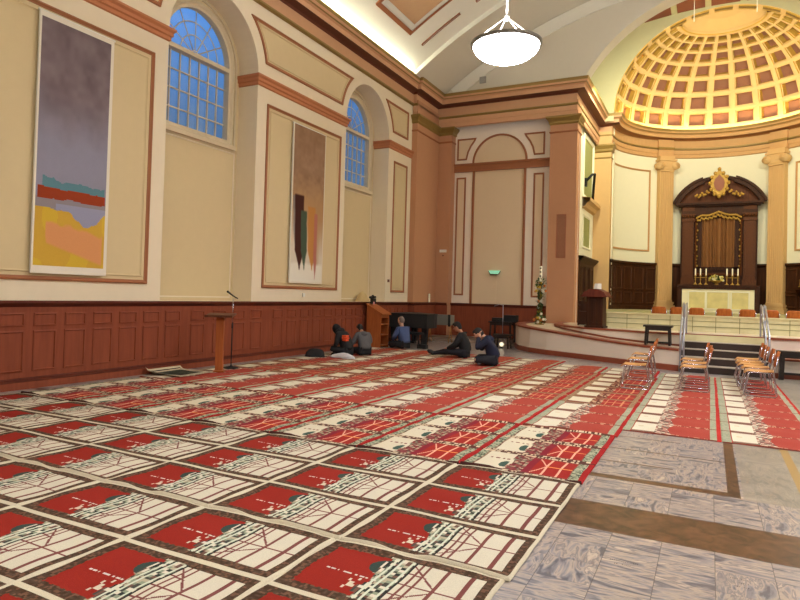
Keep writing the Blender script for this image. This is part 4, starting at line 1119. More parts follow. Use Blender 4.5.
# side table with cases, small table, stand, candle light
stool('high_table', 'tall black side table with cases on it by the curved stage end', 'table', -6.55, -5.75, 20.4, 21.0, 0.075, 0.78, leg=0.05)
for (x, y, z, a, b_, h, lb) in ((-6.28, 20.65, 0.782, 0.18, 0.15, 0.12, 'small black case on the left of the tall side table'), (-5.86, 20.7, 0.782, 0.2, 0.18, 0.22, 'square black case on the right of the tall side table')):
    t = thing('equipment_case', lb, 'case', (x, y, z)); q = MB(); q.box(-a, a, -b_, b_, 0, h); qb = q.build('body', M_BLACK, t)
    q = MB(); q.tube([(-0.06, -b_, h*0.6), (-0.05, -b_-0.025, h*0.6), (0.05, -b_-0.025, h*0.6), (0.06, -b_, h*0.6)], 0.008, 6); q.build('handle', M_BLACK, qb)
stool('low_table', 'low black table in front of the tall side table by the stage end', 'table', -5.98, -5.45, 19.1, 19.5, 0.0, 0.44, leg=0.045)
t = thing('floor_light', 'small glowing white lamp on the floor under the low black table', 'lamp', (-5.75, 19.3, 0))
b = MB(); b.lathe([(0, 0), (0.06, 0), (0.06, 0.02), (0.02, 0.03), (0.02, 0.05), (0, 0.05)], n=12); b.build('base', M_BLACK, t)
b = MB(); b.ball((0, 0, 0.12), 0.07, 12); b.build('bulb', mat('lit bulb', (255, 250, 230), 0.4, emit=(255, 240, 200), es=0.9), t)
t = thing('tripod_stand', 'thin pale stand pole rising behind the black tables', 'stand', (-5.95, 20.05, 0))
b = MB(); b.tube([(0, 0, 0.3), (0, 0, 1.35)], 0.012, 6); b.tube([(0, 0, 1.33), (-0.12, 0, 1.36), (-0.3, 0, 1.3)], 0.008, 6); b.build('pole', M_STEEL, t)
for k in range(3):
    b = MB(); a = k*2.1; b.tube([(0, 0, 0.35), (0.2*cos(a), 0.2*sin(a), 0.01)], 0.01, 6); b.build('leg', M_STEEL, t)

# wall fittings
b = MB(); b.box(-6.99, -6.73, EY-0.16, EY-0.01, 2.38, 2.42); b.box(-7.0, -6.98, EY-0.14, EY-0.01, 2.38, 2.5); b.box(-6.74, -6.72, EY-0.14, EY-0.01, 2.38, 2.5)
t = thing('wall_light', 'small mint green glowing wall light on the end wall panel', 'lamp', (-6.86, EY, 2.42))
b = MB(); b.prism([(-0.13, 0), (0.13, 0), (0.2, 0.12), (-0.2, 0.12)], 0.02, 0.14, lambda u, v, d: (u, -d, v)); b.build('shade', M_GREENL, t)
b = MB(); b.box(-0.13, 0.13, -0.16, 0, -0.03, 0); b.tube([(-0.15, -0.08, -0.02), (-0.22, -0.08, 0.1)], 0.015, 6); b.tube([(0.15, -0.08, -0.02), (0.22, -0.08, 0.1)], 0.015, 6); b.build('bracket', mat('bronze fitting', (90, 80, 60), 0.5), t)
t = thing('thermostat', 'white thermostat on the terracotta pilaster in the corner', 'thermostat', (-8.72, PY, 3.18))
b = MB(); b.box(-0.13, 0.13, -0.04, 0, 0, 0.1); b.build('housing', M_WHITE, t)
b = MB(); b.ball((0, -0.01, -0.12), (0.03, 0.02, 0.03), 10); b.build('knob', M_DKBROWN, t)
t = thing('air_grille', 'tall brown louvred grille on the terracotta corner pier', 'grille', (-4.48, PY, 2.97))
b = MB(); sweep(b, [(-0.16, 0), (0.16, 0), (0.16, 1.48), (-0.16, 1.48)], [(0,0),(0,0.02),(-0.025,0.02),(-0.025,0)], closed=True, F=lambda a, q, z: (a, -z, q)); b.build('frame', mat('grille paint', (170, 108, 78), 0.6), t)
b = MB()
for k in range(46): b.box(-0.135, 0.135, -0.012, 0.0, 0.03+k*0.031, 0.03+k*0.031+0.018)
b.build('louvres', mat('grille slat paint', (150, 96, 68), 0.6), t)
b = MB(); b.box(-7.27, -7.05, 20.95, 21.0, 9.06, 9.28)
tag(b.build('speaker_panel', M_GREY), 'small grey square on the curved wall above the end cornice', 'speaker')
for (y, z, n_, lb, m_) in ((13.35, 1.50, 'wall_hook', 'tiny white fitting just below the second hanging picture', M_WHITE), (18.13, 2.01, 'wall_plate', 'tiny dark plate left of the narrow wall panel', M_DKBROWN)):
    b = MB(); b.box(WX, WX+0.03, y-0.05, y+0.05, z-0.04, z+0.05); tag(b.build(n_, m_), lb, 'fitting')

# ================================================================== PENDANT LAMPS
def pendant(x, y, z, label):
    t = thing('pendant_lamp', label, 'lamp', (x, y, z), group='bowl pendant lamps of the hall')
    b = MB(); b.lathe([(0.54*sin(a), -0.29*cos(a)) for a in [D(6*i) for i in range(0, 15)]] + [(0.53, 0.0), (0.50, 0.01), (0.0, -0.0)], n=32); b.build('bowl', M_BOWL, t)
    b = MB(); b.lathe([(0.53, -0.03), (0.575, -0.02), (0.58, 0.02), (0.545, 0.035), (0.53, 0.01)], n=40); b.build('rim', mat('satin nickel', (120, 116, 106), 0.4, 0.6), t)
    for k in range(4):
        a = 0.9 + k*PI/2; b = MB(); b.tube([(0.53*cos(a), 0.53*sin(a), 0.02), (0.04*cos(a), 0.04*sin(a), 0.43)], 0.011, 6); b.build('arm', M_WHITE, t)
    b = MB(); b.lathe([(0, 0.40), (0.05, 0.41), (0.05, 0.46), (0.02, 0.49), (0, 0.49)], n=12); b.build('hub', M_WHITE, t)
    b = MB(); zt_ = vaultz(x, zc, R) - z; b.tube([(0, 0, 0.5), (0, 0, zt_)], 0.016, 6); b.build('stem', M_WHITE, t)
    return t
p0 = pendant(-3.03, 10.0, 5.74, 'white glowing glass bowl pendant lamp on a white stem, the one in view')
for x, y in ((-3.03, 2.2), (3.53, 10.0), (3.53, 6.0), (3.53, 2.2), (3.53, 13.7), (3.53, 17.5)):  # right-hand row filled out with extra unseen lamps to brighten the far wall
    c = copy_tree(p0); c.location = (x, y, 5.74); c['label'] = 'unseen bowl pendant lamp, one of a set partly added to light the hall'
for x, y, z, lb in ((-0.66, 24.0, 11.27, 'left of the two thin cables hanging before the dome'), (1.20, 24.0, 11.27, 'right of the two thin cables hanging before the dome')):
    b = MB(); b.tube([(x, y, z), (x, y, chz(x))], 0.012, 5)
    tag(b.build('hanging_cable', M_CEIL), lb, 'cable')

# ================================================================== HANGING PICTURES
def grid_mesh(name, nx, ny, P, colfn, m, parent=None, smooth=True):
    """P(u,v)->xyz arrays, colfn(u,v)->rgb 0..255 array for face centres"""
    u, v = np.meshgrid(np.linspace(0, 1, nx+1), np.linspace(0, 1, ny+1))
    co = np.stack(P(u.ravel(), v.ravel()), -1).astype(np.float32)
    i = np.arange(ny)[:, None]*(nx+1) + np.arange(nx)[None, :]
    f = np.stack([i, i+1, i+nx+2, i+nx+1], -1).reshape(-1, 4).astype(np.int32)
    me = bpy.data.meshes.new(name); me.vertices.add(len(co)); me.vertices.foreach_set('co', co.ravel())
    me.loops.add(f.size); me.loops.foreach_set('vertex_index', f.ravel())
    me.polygons.add(len(f)); me.polygons.foreach_set('loop_start', np.arange(0, f.size, 4, dtype=np.int32))
    me.update(calc_edges=True)
    if smooth: me.polygons.foreach_set('use_smooth', np.ones(len(f), dtype=bool))
    uc, vc = np.meshgrid((np.arange(nx)+.5)/nx, (np.arange(ny)+.5)/ny)
    c = np.clip(colfn(uc.ravel(), vc.ravel()), 0, 255)/255.0
    c = np.where(c <= 0.04045, c/12.92, ((c+0.055)/1.055)**2.4)
    rgba = np.ones((len(f), 4), np.float32); rgba[:, :3] = c
    at = me.attributes.new('dye', 'FLOAT_COLOR', 'FACE'); at.data.foreach_set('color', rgba.ravel())
    me.materials.append(m); me.validate(); me.update()
    o = bpy.data.objects.new(name, me); COL.objects.link(o)
    if parent is not None: o.parent = parent
    return o
def vnoise(x, y, seed):
    xi, yi = np.floor(x).astype(int), np.floor(y).astype(int)
    def h(a, b):
        n = (a*374761393 + b*668265263 + seed*974711) & 0x7fffffff
        n = ((n ^ (n >> 13)) * 1274126177) & 0x7fffffff
        return ((n ^ (n >> 16)) & 0xffff)/65535.0
    fx, fy = x-xi, y-yi; fx = fx*fx*(3-2*fx); fy = fy*fy*(3-2*fy)
    return (h(xi, yi)*(1-fx)+h(xi+1, yi)*fx)*(1-fy) + (h(xi, yi+1)*(1-fx)+h(xi+1, yi+1)*fx)*fy
def hashc(x, y, seed):
    return vnoise(np.floor(x)+0.0, np.floor(y)+0.0, seed)
def put(c, mask, col, a=1.0):
    m = (mask*a)[:, None] if mask.dtype != bool else (mask.astype(float)*a)[:, None]
    return c*(1-m) + np.array(col, float)[None, :]*m
def soft(x, e): return np.clip(x/e+0.5, 0, 1)
M_CANVAS = attr_mat('painted canvas', 0.85, 60, 0.06, 0.1)
def paint1(u, w):
    n = vnoise(u*6, w*14, 1)*0.6 + vnoise(u*17, w*40, 2)*0.4; n2 = vnoise(u*5+3, w*9, 5)
    c = np.tile(np.array([[118, 104, 108]], float), (len(u), 1)) + (n[:, None]-0.5)*26
    c = put(c, soft(0.62-w+0.06*(n2-.5), 0.22), (148, 148, 168), 0.8)
    e = 0.012*(n-.5)*3
    inx = (u > 0.05) & (u < 0.95)
    c = put(c, (w < 0.375+e-0.01*u) & (w > 0.30) & (u > 0.1) & (u < 0.93), (92, 132, 142))
    c = put(c, (w < 0.262+e), (206, 172, 60)); 
    c = put(c, (w < 0.262) & (n2 > 0.5), (196, 150, 66), 0.5)
    c = put(c, soft(0.21-0.05*u-w+0.03*(n-.5), 0.01)*soft(w-0.135+0.1*u, 0.012)*soft(u-0.16+0.06*(n-.5), 0.02)*soft(0.92-u, 0.01), (212, 148, 98))
    c = put(c, (w < 0.30+e) & (w > 0.255+e), (140, 132, 136))
    c = put(c, (w < 0.275) & (w > 0.262-0.07*np.exp(-((u-0.68)/0.22)**2)+e) & (u > 0.28) & (u < 0.96), (148, 148, 172))
    c = put(c, (w < 0.335+e*0.5) & (w > 0.292+e*0.5) & (u > 0.04) & (u < 0.95), (150, 62, 34))
    b = (u < 0.025) | (u > 0.955) | (w < 0.028) | (w > 0.982)
    return put(c, b, (226, 218, 202))
def paint2(u, w):
    n = vnoise(u*5, w*16, 7)*0.6 + vnoise(u*16, w*44, 8)*0.4
    c = np.tile(np.array([[150, 118, 92]], float), (len(u), 1)) + (n[:, None]-0.5)*24
    c = put(c, soft(0.62-w+0.1*(n-.5), 0.2), (178, 140, 98), 0.8)
    fade = soft(0.40-w, 0.3)
    c = put(c, fade*soft(0.42-u, 0.3), (206, 190, 168), 0.9); c = put(c, soft(0.3-w, 0.25)*soft(np.abs(u-.72)-.08, .2), (214, 204, 186), 0.9)
    c = put(c, soft(0.115+0.02*n-w, 0.02), (226, 220, 204))
    def stroke(u0, hw, w0, w1, col, k=0.0, a=1.0):
        nonlocal c
        uc = u0 + k*(w1-w); taper = hw*np.clip((w-w0)/0.12, 0.15, 1)
        c = put(c, soft(taper-np.abs(u-uc-0.02*(n-.5)), 0.03)*soft(w-w0, 0.02)*soft(w1-w, 0.012), col, a)
    stroke(0.6, 0.12, 0.09, 0.5, (186, 128, 66), 0.12, 0.9); stroke(0.74, 0.05, 0.03, 0.46, (176, 108, 96), 0.02, 0.9)
    stroke(0.1, 0.06, 0.2, 0.55, (120, 118, 122), 0.12, 0.7); stroke(0.22, 0.13, 0.09, 0.56, (70, 38, 32), 0.1)
    stroke(0.36, 0.09, 0.09, 0.465, (74, 88, 70), 0.12)
    b = (u < 0.02) | (u > 0.98) | (w < 0.012)
    return put(c, b, (222, 212, 192))
for (y0, y1, z0, z1, fn, lb, yo) in ((5.97, 7.32, 1.76, 5.79, paint1, 'tall hanging picture with grey, teal, orange and yellow colour bands', 0), (12.62, 14.08, 1.80, 5.74, paint2, 'tall hanging picture in brown and tan with dark maroon and green strokes', 0)):
    t = thing('hanging_picture', lb, 'picture', (WX, (y0+y1)/2, z0), group=None)
    h = (y1-y0)/2
    grid_mesh('canvas', 90, 270, lambda u, v: (0.085 + 0.004*np.sin(u*3), -h + 2*h*u, (z1-z0)*v), fn, M_CANVAS, t)
    b = MB(); b.box(0.05, 0.08, -h, h, 0, z1-z0); b.build('backing', M_WHITE, t)
    b = MB(); b.tube([(0.07, -h-0.02, z1-z0+0.01), (0.07, h+0.02, z1-z0+0.01)], 0.02, 8); b.build('hanging_rod', M_WHITE, t)

# ================================================================== CARPETS
M_RUG = attr_mat('wool pile', 0.95, 160, 0.28, 0.35)
W_, RH = 1.118, 0.715
BRN, CRM_, RED, MAU, GRN, DKG = (74, 56, 42), (200, 192, 172), (138, 36, 26), (116, 66, 62), (150, 158, 136), (52, 66, 60)
def ln(a, b, w): return np.abs(a-b) < w
def speck(u, v, k, seed, th=0.5): return hashc(u*k, v*k*RH/W_, seed) > th
def pat_a(u, v):
    c = np.tile(np.array([BRN], float), (len(u), 1)) + (vnoise(u*60, v*40, 3)[:, None]-0.5)*30
    c = put(c, speck(u, v, 70, 11, 0.78), (120, 84, 66), 0.7)
    e = 0.012*(hashc(u*50, v*30, 21)-.5)
    c = put(c, (u > 0.085+e) & (u < 0.52) & (v > 0.13+e) & (v < 0.87+e), RED)
    # white dotted minaret line, green dome
    c = put(c, ln(v, 0.45, 0.013) & (u > 0.16) & (u < 0.42) & (np.sin(u*190)+np.sin(u*71) > -0.1), (206, 196, 184))
    c = put(c, (((u-0.415)/0.075)**2 + ((v-0.70)/0.13)**2 < 1) & (u < 0.44), DKG)
    # town: blocks of grey, cream and black
    t = (u > 0.405 + 0.04*(hashc(u*0, v*16, 9)-.5)) & (u < 0.555) & (v > 0.10) & (v < 0.91)
    h = hashc(u*42, v*26, 31); h2 = hashc(u*90, v*12, 33)
    for lo, hi, col in ((0, .2, (206, 196, 176)), (.2, .38, (66, 66, 60)), (.38, .6, (132, 140, 118)), (.6, .75, (170, 160, 136)), (.75, .88, (104, 76, 66)), (.88, 1.01, (40, 44, 40))):
        c = put(c, t & (h >= lo) & (h < hi), col)
    for uu in (0.44, 0.475, 0.535): c = put(c, ln(u, uu, 0.007) & (v > .1) & (v < .9), (196, 200, 180))
    c = put(c, ln(u, 0.555, 0.006) & (v > 0.1) & (v < 0.9), (40, 40, 36))
    c = put(c, (u > 0.33) & (u < 0.39) & ((hashc(u*40, v*24, 41) > 0.72)) & (v > 0.1) & (v < 0.5), (200, 186, 164))
    # court: cream with mauve lines
    f = (u > 0.56) & (u < 0.935) & (v > 0.12) & (v < 0.88)
    c = put(c, f, CRM_)
    for uu, w in ((0.595, 0.006), (0.635, 0.006), (0.735, 0.010), (0.868, 0.012)): c = put(c, f & ln(u, uu, w), MAU)
    c = put(c, f & ln(v, 0.50, 0.010), MAU)
    c = put(c, f & (ln(v, 0.5 + (u-0.56)*1.7 - 0.33, 0.014) | ln(v, 0.5 - (u-0.56)*1.7 + 0.33, 0.014)) & (u < 0.745), MAU)
    c = put(c, f & ln(v, 0.30+(u-.56)*0.2, 0.01) & (u < .66), MAU); c = put(c, f & ln(v, 0.70-(u-.56)*0.2, 0.01) & (u < .66), MAU)
    edge = (u < 0.018) | (u > 0.982) | (v < 0.03) | (v > 0.97)
    return put(c, edge, (198, 188, 164))
def border(c, u, v, col, col2, red, r0=0.955):
    c = put(c, (u < 0.085) | (u > 0.885), col)
    c = put(c, ((u < 0.085) | (u > 0.885)) & speck(u, v, 60, 51, 0.6), col2)
    return put(c, u > r0, red)
def pat_b(u, v):
    c = np.tile(np.array([(150, 120, 100)], float), (len(u), 1))
    c = put(c, speck(u, v, 60, 61, 0.5), (96, 60, 50)); 
    c = border(c, u, v, (158, 160, 134), (74, 84, 68), (150, 30, 30))
    c = put(c, (u > 0.10) & (u < 0.40) & (v > 0.10) & (v < 0.90), (206, 196, 172))
    c = put(c, ln(v, 0.62, 0.02) & (u > 0.14) & (u < 0.36) & (hashc(u*46, v*0, 5) > 0.4), (120, 60, 60))
    c = put(c, (((u-0.33)/0.05)**2 + ((v-0.36)/0.16)**2 < 1) & (u < 0.345), (60, 84, 74))
    t = (u > 0.355 + 0.04*(hashc(u*0, v*14, 9)-.5)) & (u < 0.58) & (v > .08) & (v < .92)
    h = hashc(u*44, v*24, 71)
    for lo, hi, col in ((0, .3, (132, 62, 62)), (.3, .5, (92, 56, 50)), (.5, .68, (176, 150, 126)), (.68, .85, (120, 110, 92)), (.85, 1.01, (110, 40, 46))):
        c = put(c, t & (h >= lo) & (h < hi), col)
    c = put(c, (u > 0.50) & (u < 0.565) & (v > 0.12) & (v < 0.88), (126, 32, 44))
    f = (u > 0.565) & (u < 0.875) & (v > 0.11) & (v < 0.89)
    c = put(c, f, (150, 38, 32))
    L = (222, 166, 140)
    for uu in (0.60, 0.66, 0.672, 0.775, 0.787): c = put(c, f & ln(u, uu, 0.0045), L)
    c = put(c, f & ln(v, 0.5, 0.014) & (u > .66), (222, 142, 80))
    c = put(c, f & (ln(v, 0.5+(u-0.565)*3.4-0.33, 0.02) | ln(v, 0.5-(u-0.565)*3.4+0.33, 0.02)) & (u < 0.665), L)
    e = (v < 0.075) | (v > 0.925)
    c = put(c, e & (u < 0.955), (92, 58, 48)); c = put(c, e & (u < .955) & (hashc(u*64, v*0+np.floor(v*2), 88) > 0.5), (206, 184, 154))
    return put(c, (v < 0.02) | (v > 0.98), (70, 40, 36))
def pat_c(u, v):
    c = np.tile(np.array([(158, 64, 52)], float), (len(u), 1))
    c = border(c, u, v, (158, 156, 132), (142, 146, 120), (160, 34, 32))
    c = put(c, (u > 0.105) & (u < 0.34) & (v > 0.14) & (v < 0.88), (208, 200, 178))
    c = put(c, (u > 0.14) & (u < 0.28) & ln(v, 0.6, 0.03) & (hashc(u*40, v*0, 3) > .6), (196, 180, 150))
    t = (u > 0.335) & (u < 0.485 + 0.06*(np.abs(v*2-1)-.5))
    h = hashc(u*36, v*16, 75)
    for lo, hi, col in ((0, .35, (206, 190, 166)), (.35, .6, (126, 76, 70)), (.6, .8, (96, 96, 84)), (.8, 1.01, (176, 130, 112))):
        c = put(c, t & (h >= lo) & (h < hi), col)
    e = (v < 0.06) | (v > 0.94)
    c = put(c, e & (u > .48) & (u < 0.88) & (np.sin(u*60) > -0.5) & (hashc(u*90, v*30, 88) > 0.3), (196, 150, 122)); c = put(c, ((v < 0.12) | (v > 0.9)) & (u < .34) & (u > .1), (120, 100, 84)); c = put(c, ((v < 0.04) | (v > 0.97)) & (u < .34) & (u > .1), (92, 66, 54))
    return put(c, ((v < 0.015) | (v > 0.985)), (120, 60, 48))
def pat_d(u, v):
    c = np.tile(np.array([(118, 66, 50)], float), (len(u), 1))
    c = border(c, u, v, (152, 124, 92), (120, 90, 68), (150, 32, 30))
    c = put(c, (u > 0.09) & (u < 0.40) & (v > 0.24) & (v < 0.86), (204, 192, 164))
    t = (u > 0.38) & (u < 0.52) & (v > .1) & (v < .9); h = hashc(u*36, v*14, 79)
    for lo, hi, col in ((0, .4, (96, 54, 44)), (.4, .7, (140, 84, 64)), (.7, 1.01, (180, 150, 120))): c = put(c, t & (h >= lo) & (h < hi), col)
    f = (u > 0.52) & (u < 0.875) & (v > 0.1) & (v < 0.9)
    c = put(c, f, (152, 48, 42))
    for uu in (0.58, 0.68, 0.79): c = put(c, f & ln(u, uu, 0.009), (196, 130, 92))
    c = put(c, f & ln(v, 0.5, 0.03), (196, 130, 92))
    return put(c, (v < 0.05) | (v > 0.95), (150, 116, 84))
def pat_e(u, v):
    c = pat_c(u, v); f = (u > 0.47) & (u < 0.88) & (v > 0.07) & (v < 0.93)
    c = put(c, f, (158, 70, 50)); return c
def pat_f(u, v):     # the pair before the steps
    c = pat_c(u, v)
    return put(c, (u > 0.96), (172, 44, 38))
rug_mesh = {}
def rug(kind, fn, x1, y0, rows, label, group, dz=0.0, rot=0.0, lift=0, nxy=(80, 50), w=W_, rh=RH):
    key = (kind, rows, lift, w, rh)
    if key not in rug_mesh:
        rs = 17 + len(rug_mesh)*5
        def P(u, v):
            x = w*(u-1); y = rh*rows*v
            z = 0.011 + 0.005*(vnoise(u*5, v*6, rs)-0.5) + 0.004*np.sin(v*rows*6.28*1.3+u*4)
            if lift: z = z + 0.028*np.exp(-(v*rows*rh/0.05)**2)*np.clip(vnoise(u*5, v*0, rs+3)*1.6-0.3, 0, 1) + 0.02*np.exp(-((1-v)*rows*rh/0.05)**2)*np.clip(vnoise(u*6+9, v*0, rs+4)*1.6-0.4, 0, 1)
            e = np.minimum(np.minimum(u, 1-u)*w, np.minimum(v, 1-v)*rows*rh)
            z = np.where(e < 1e-6, 0.001, z)
            x = x + 0.006*(vnoise(v*12, u*0, rs+7)-.5)
            return x, y, z
        o = grid_mesh('prayer_rug', nxy[0], nxy[1]*rows, P, lambda u, v: fn(u, (v*rows) % 1.0), M_RUG)
        rug_mesh[key] = o.data
    else:
        o = bpy.data.objects.new('prayer_rug', rug_mesh[key]); COL.objects.link(o)
    o.location = (x1, y0, 0.002 + dz); o.rotation_euler = (0, 0, rot)
    return tag(o, label, 'rug', group)
nth = ['first', 'second', 'third', 'fourth', 'fifth', 'sixth', 'seventh']
for j, (y0, nm) in enumerate(((3.52, 'back'), (1.38, 'front'))):
    for k in range(7):
        if k > 6: continue
        rug('a', pat_a, -0.965 - k*W_ + (0.0 if j == 0 else -0.03), y0, 3, 'brown bordered rug, %s brown row, %s from the marble floor' % (nm, nth[k]), 'brown bordered prayer rugs', 0.0 if j else 0.004, 0, 1, (150, 96), rh=0.713)
for k in range(7):
    rug('b', pat_b, -0.95 - k*W_, 5.665, 3, 'bright red rug touching the brown rugs, %s from the marble floor' % nth[k], 'red grid prayer rugs', 0.003, 0, 1, (110, 64), rh=0.722)
for k in range(7):
    rug('c', pat_c, -0.93 - k*W_ - 0.01*k, 7.84, 3, 'plain red rug with cream niches, third row back, %s from the open floor' % nth[k], 'plain red prayer rugs', 0.001, 0, 1, (90, 44), rh=0.722)
for k in range(7):
    rug('d', pat_d, -0.93 - k*W_, 10.01, 3, 'dark red rug with tan grid, fourth row back, %s from the right' % nth[k], 'dark red grid prayer rugs', 0.003, 0, 0, (80, 40), rh=0.72)
for k in range(7):
    rug('d' if k in (0, 1, 2, 4) else 'c', pat_d if k in (0, 1, 2, 4) else pat_c, -0.93 - k*W_, 12.18, 3, 'red rug in the fifth row back, %s from the right' % nth[k], 'far red prayer rugs', 0.001, 0, 0, (80, 40) if k in (0, 1, 2, 4) else (90, 44), rh=0.72 if k in (0, 1, 2, 4) else 0.722)
for k in range(7):
    rug('e', pat_e, -0.98 - k*W_, 14.35, 3 if k > 1 else 2, 'orange red rug at the far edge of the carpets, %s from the right' % nth[k], 'farthest orange red prayer rugs', 0.003, 0, 0, (80, 40), rh=0.71)
for k, (x1, lb) in enumerate(((0.145, 'left of the two long rugs running to the steps'), (1.235, 'right of the two long rugs running to the steps'))):
    rug('f', pat_f, x1, 8.32, 10, 'red rug, ' + lb, 'long rugs before the steps', 0.0, 0.004 if k else 0.0, 0, (90, 44), w=1.085, rh=0.712)
random.seed(12)
b = MB()
for (xa, xb, yy) in ((-0.52, -0.355, 4.165), (-0.49, -0.40, 4.115), (-0.465, -0.435, 4.075), (0.13, 0.235, 4.27), (0.15, 0.235, 4.215), (0.15, 0.22, 4.16)):
    x = xa
    while x < xb:
        h = random.uniform(0.008, 0.014); k = random.choice((0, 1, 2))
        if random.random() < 0.85:
            b.box(x, x+0.0025, yy, yy+h, 0.0002, 0.0006)
            if k: b.box(x, x+0.007, yy+(h if k == 1 else h/2)-0.002, yy+(h if k == 1 else h/2), 0.0002, 0.0006)
        x += 0.011
struct('trim_18', b, mat('worn engraved line', (78, 70, 66), 0.7))
# mat rolled out by the wall
def pat_m(u, v):
    c = np.tile(np.array([(60, 62, 50)], float), (len(u), 1)) + (vnoise(u*30, v*30, 4)[:, None]-.5)*30
    e = np.minimum(np.minimum(u, 1-u), np.minimum(v, 1-v))
    c = put(c, e < 0.14, (200, 186, 156)); c = put(c, (e > 0.05) & (e < 0.085), (60, 50, 44)); return c
o = grid_mesh('small_mat', 40, 40, lambda u, v: (-0.42+0.84*u, -0.45+0.9*v, 0.03 + 0.06*np.exp(-(u/0.06)**2)+0.05*np.exp(-(v/0.06)**2)*(1-u) + 0.004*np.sin(9*u)), pat_m, M_RUG)
o.location = (-8.64, 8.64, 0.0); o.rotation_euler = (0, 0, 0.05); tag(o, 'small dark green mat with pale border lying by the wainscot', 'mat')

# ================================================================== PEOPLE
def skin_mesh(joints, edges, sub=2, T=None):
    me = bpy.data.meshes.new('tmp'); names = list(joints)
    me.from_pydata([joints[n][0] for n in names], [], []) if False else me.from_pydata([joints[n][0] for n in names], [(names.index(a), names.index(b)) for a, b in edges], [])
    ob = bpy.data.objects.new('tmp', me); COL.objects.link(ob)
    md = ob.modifiers.new('s', 'SKIN')
    for i, n in enumerate(names):
        r = joints[n][1]; r = r if isinstance(r, tuple) else (r, r)
        me.skin_vertices[0].data[i].radius = r
    me.skin_vertices[0].data[0].use_root = True
    sd = ob.modifiers.new('d', 'SUBSURF'); sd.levels = sub; sd.render_levels = sub
    dg = bpy.context.evaluated_depsgraph_get(); ev = ob.evaluated_get(dg); m2 = bpy.data.meshes.new_from_object(ev)
    vs = [tuple(v.co) for v in m2.vertices]; fs = [list(p.vertices) for p in m2.polygons]
    bpy.data.objects.remove(ob); bpy.data.meshes.remove(me); bpy.data.meshes.remove(m2)
    return vs, fs
M_SKIN1 = mat('light brown skin', (176, 124, 96), 0.55, var=0.05)
M_SKIN2 = mat('fair skin', (196, 150, 126), 0.55, var=0.05)
def hand(mb, wrist, direc, side, mi=0):
    d = Vector(direc).normalized(); up = Vector((0, 0, 1)); a = d.cross(up).normalized() if abs(d.z) < .95 else Vector((0, 1, 0)); n_ = a.cross(d).normalized()
    w = Vector(wrist); palm = w + d*0.05
    mb.tube([w, palm, w+d*0.09], [0.024, 0.034, 0.03], 8, mi)
    for k, (o, L_) in enumerate(((-0.028, 0.07), (-0.01, 0.08), (0.009, 0.075), (0.026, 0.058))):
        s = w + d*0.085 + a*o; mb.tube([s, s+d*L_*0.45-n_*0.008, s+d*L_*0.75-n_*0.03, s+d*L_*0.8-n_*0.05], [0.009, 0.009, 0.008, 0.006], 6, mi)
    s = w + d*0.03 + a*0.03*side; mb.tube([s, s+a*side*0.025+d*0.03, s+a*side*0.03+d*0.055-n_*0.01], [0.011, 0.01, 0.007], 6, mi)
def head(mb, c, T3, mi=0):
    """T3 rotates a head that looks along +x"""
    M = Matrix.Translation(c) @ T3
    mb.ball((0, 0, 0), (0.095, 0.076, 0.118), 16, mi, T=M); mb.ball((0.03, 0, -0.055), (0.062, 0.055, 0.065), 12, mi, T=M)
    mb.tube([(0.085, 0, 0.015), (0.108, 0, -0.02), (0.095, 0, -0.032)], [0.009, 0.016, 0.01], 8, mi, T=M)
    for s in (-1, 1):
        mb.ball((0.0, s*0.077, -0.01), (0.022, 0.01, 0.032), 8, mi, T=M)
        mb.ball((0.081, s*0.031, 0.012), (0.012, 0.014, 0.009), 8, 1, T=M); mb.ball((0.086, s*0.031, 0.03), (0.01, 0.02, 0.005), 6, 2, T=M)
    mb.ball((0.086, 0, -0.062), (0.012, 0.024, 0.007), 8, 3, T=M)
M_EYE = mat('eye', (60, 44, 36), 0.3); M_BROW = mat('brow', (30, 22, 20), 0.8); M_LIP = mat('lips', (150, 88, 76), 0.5)
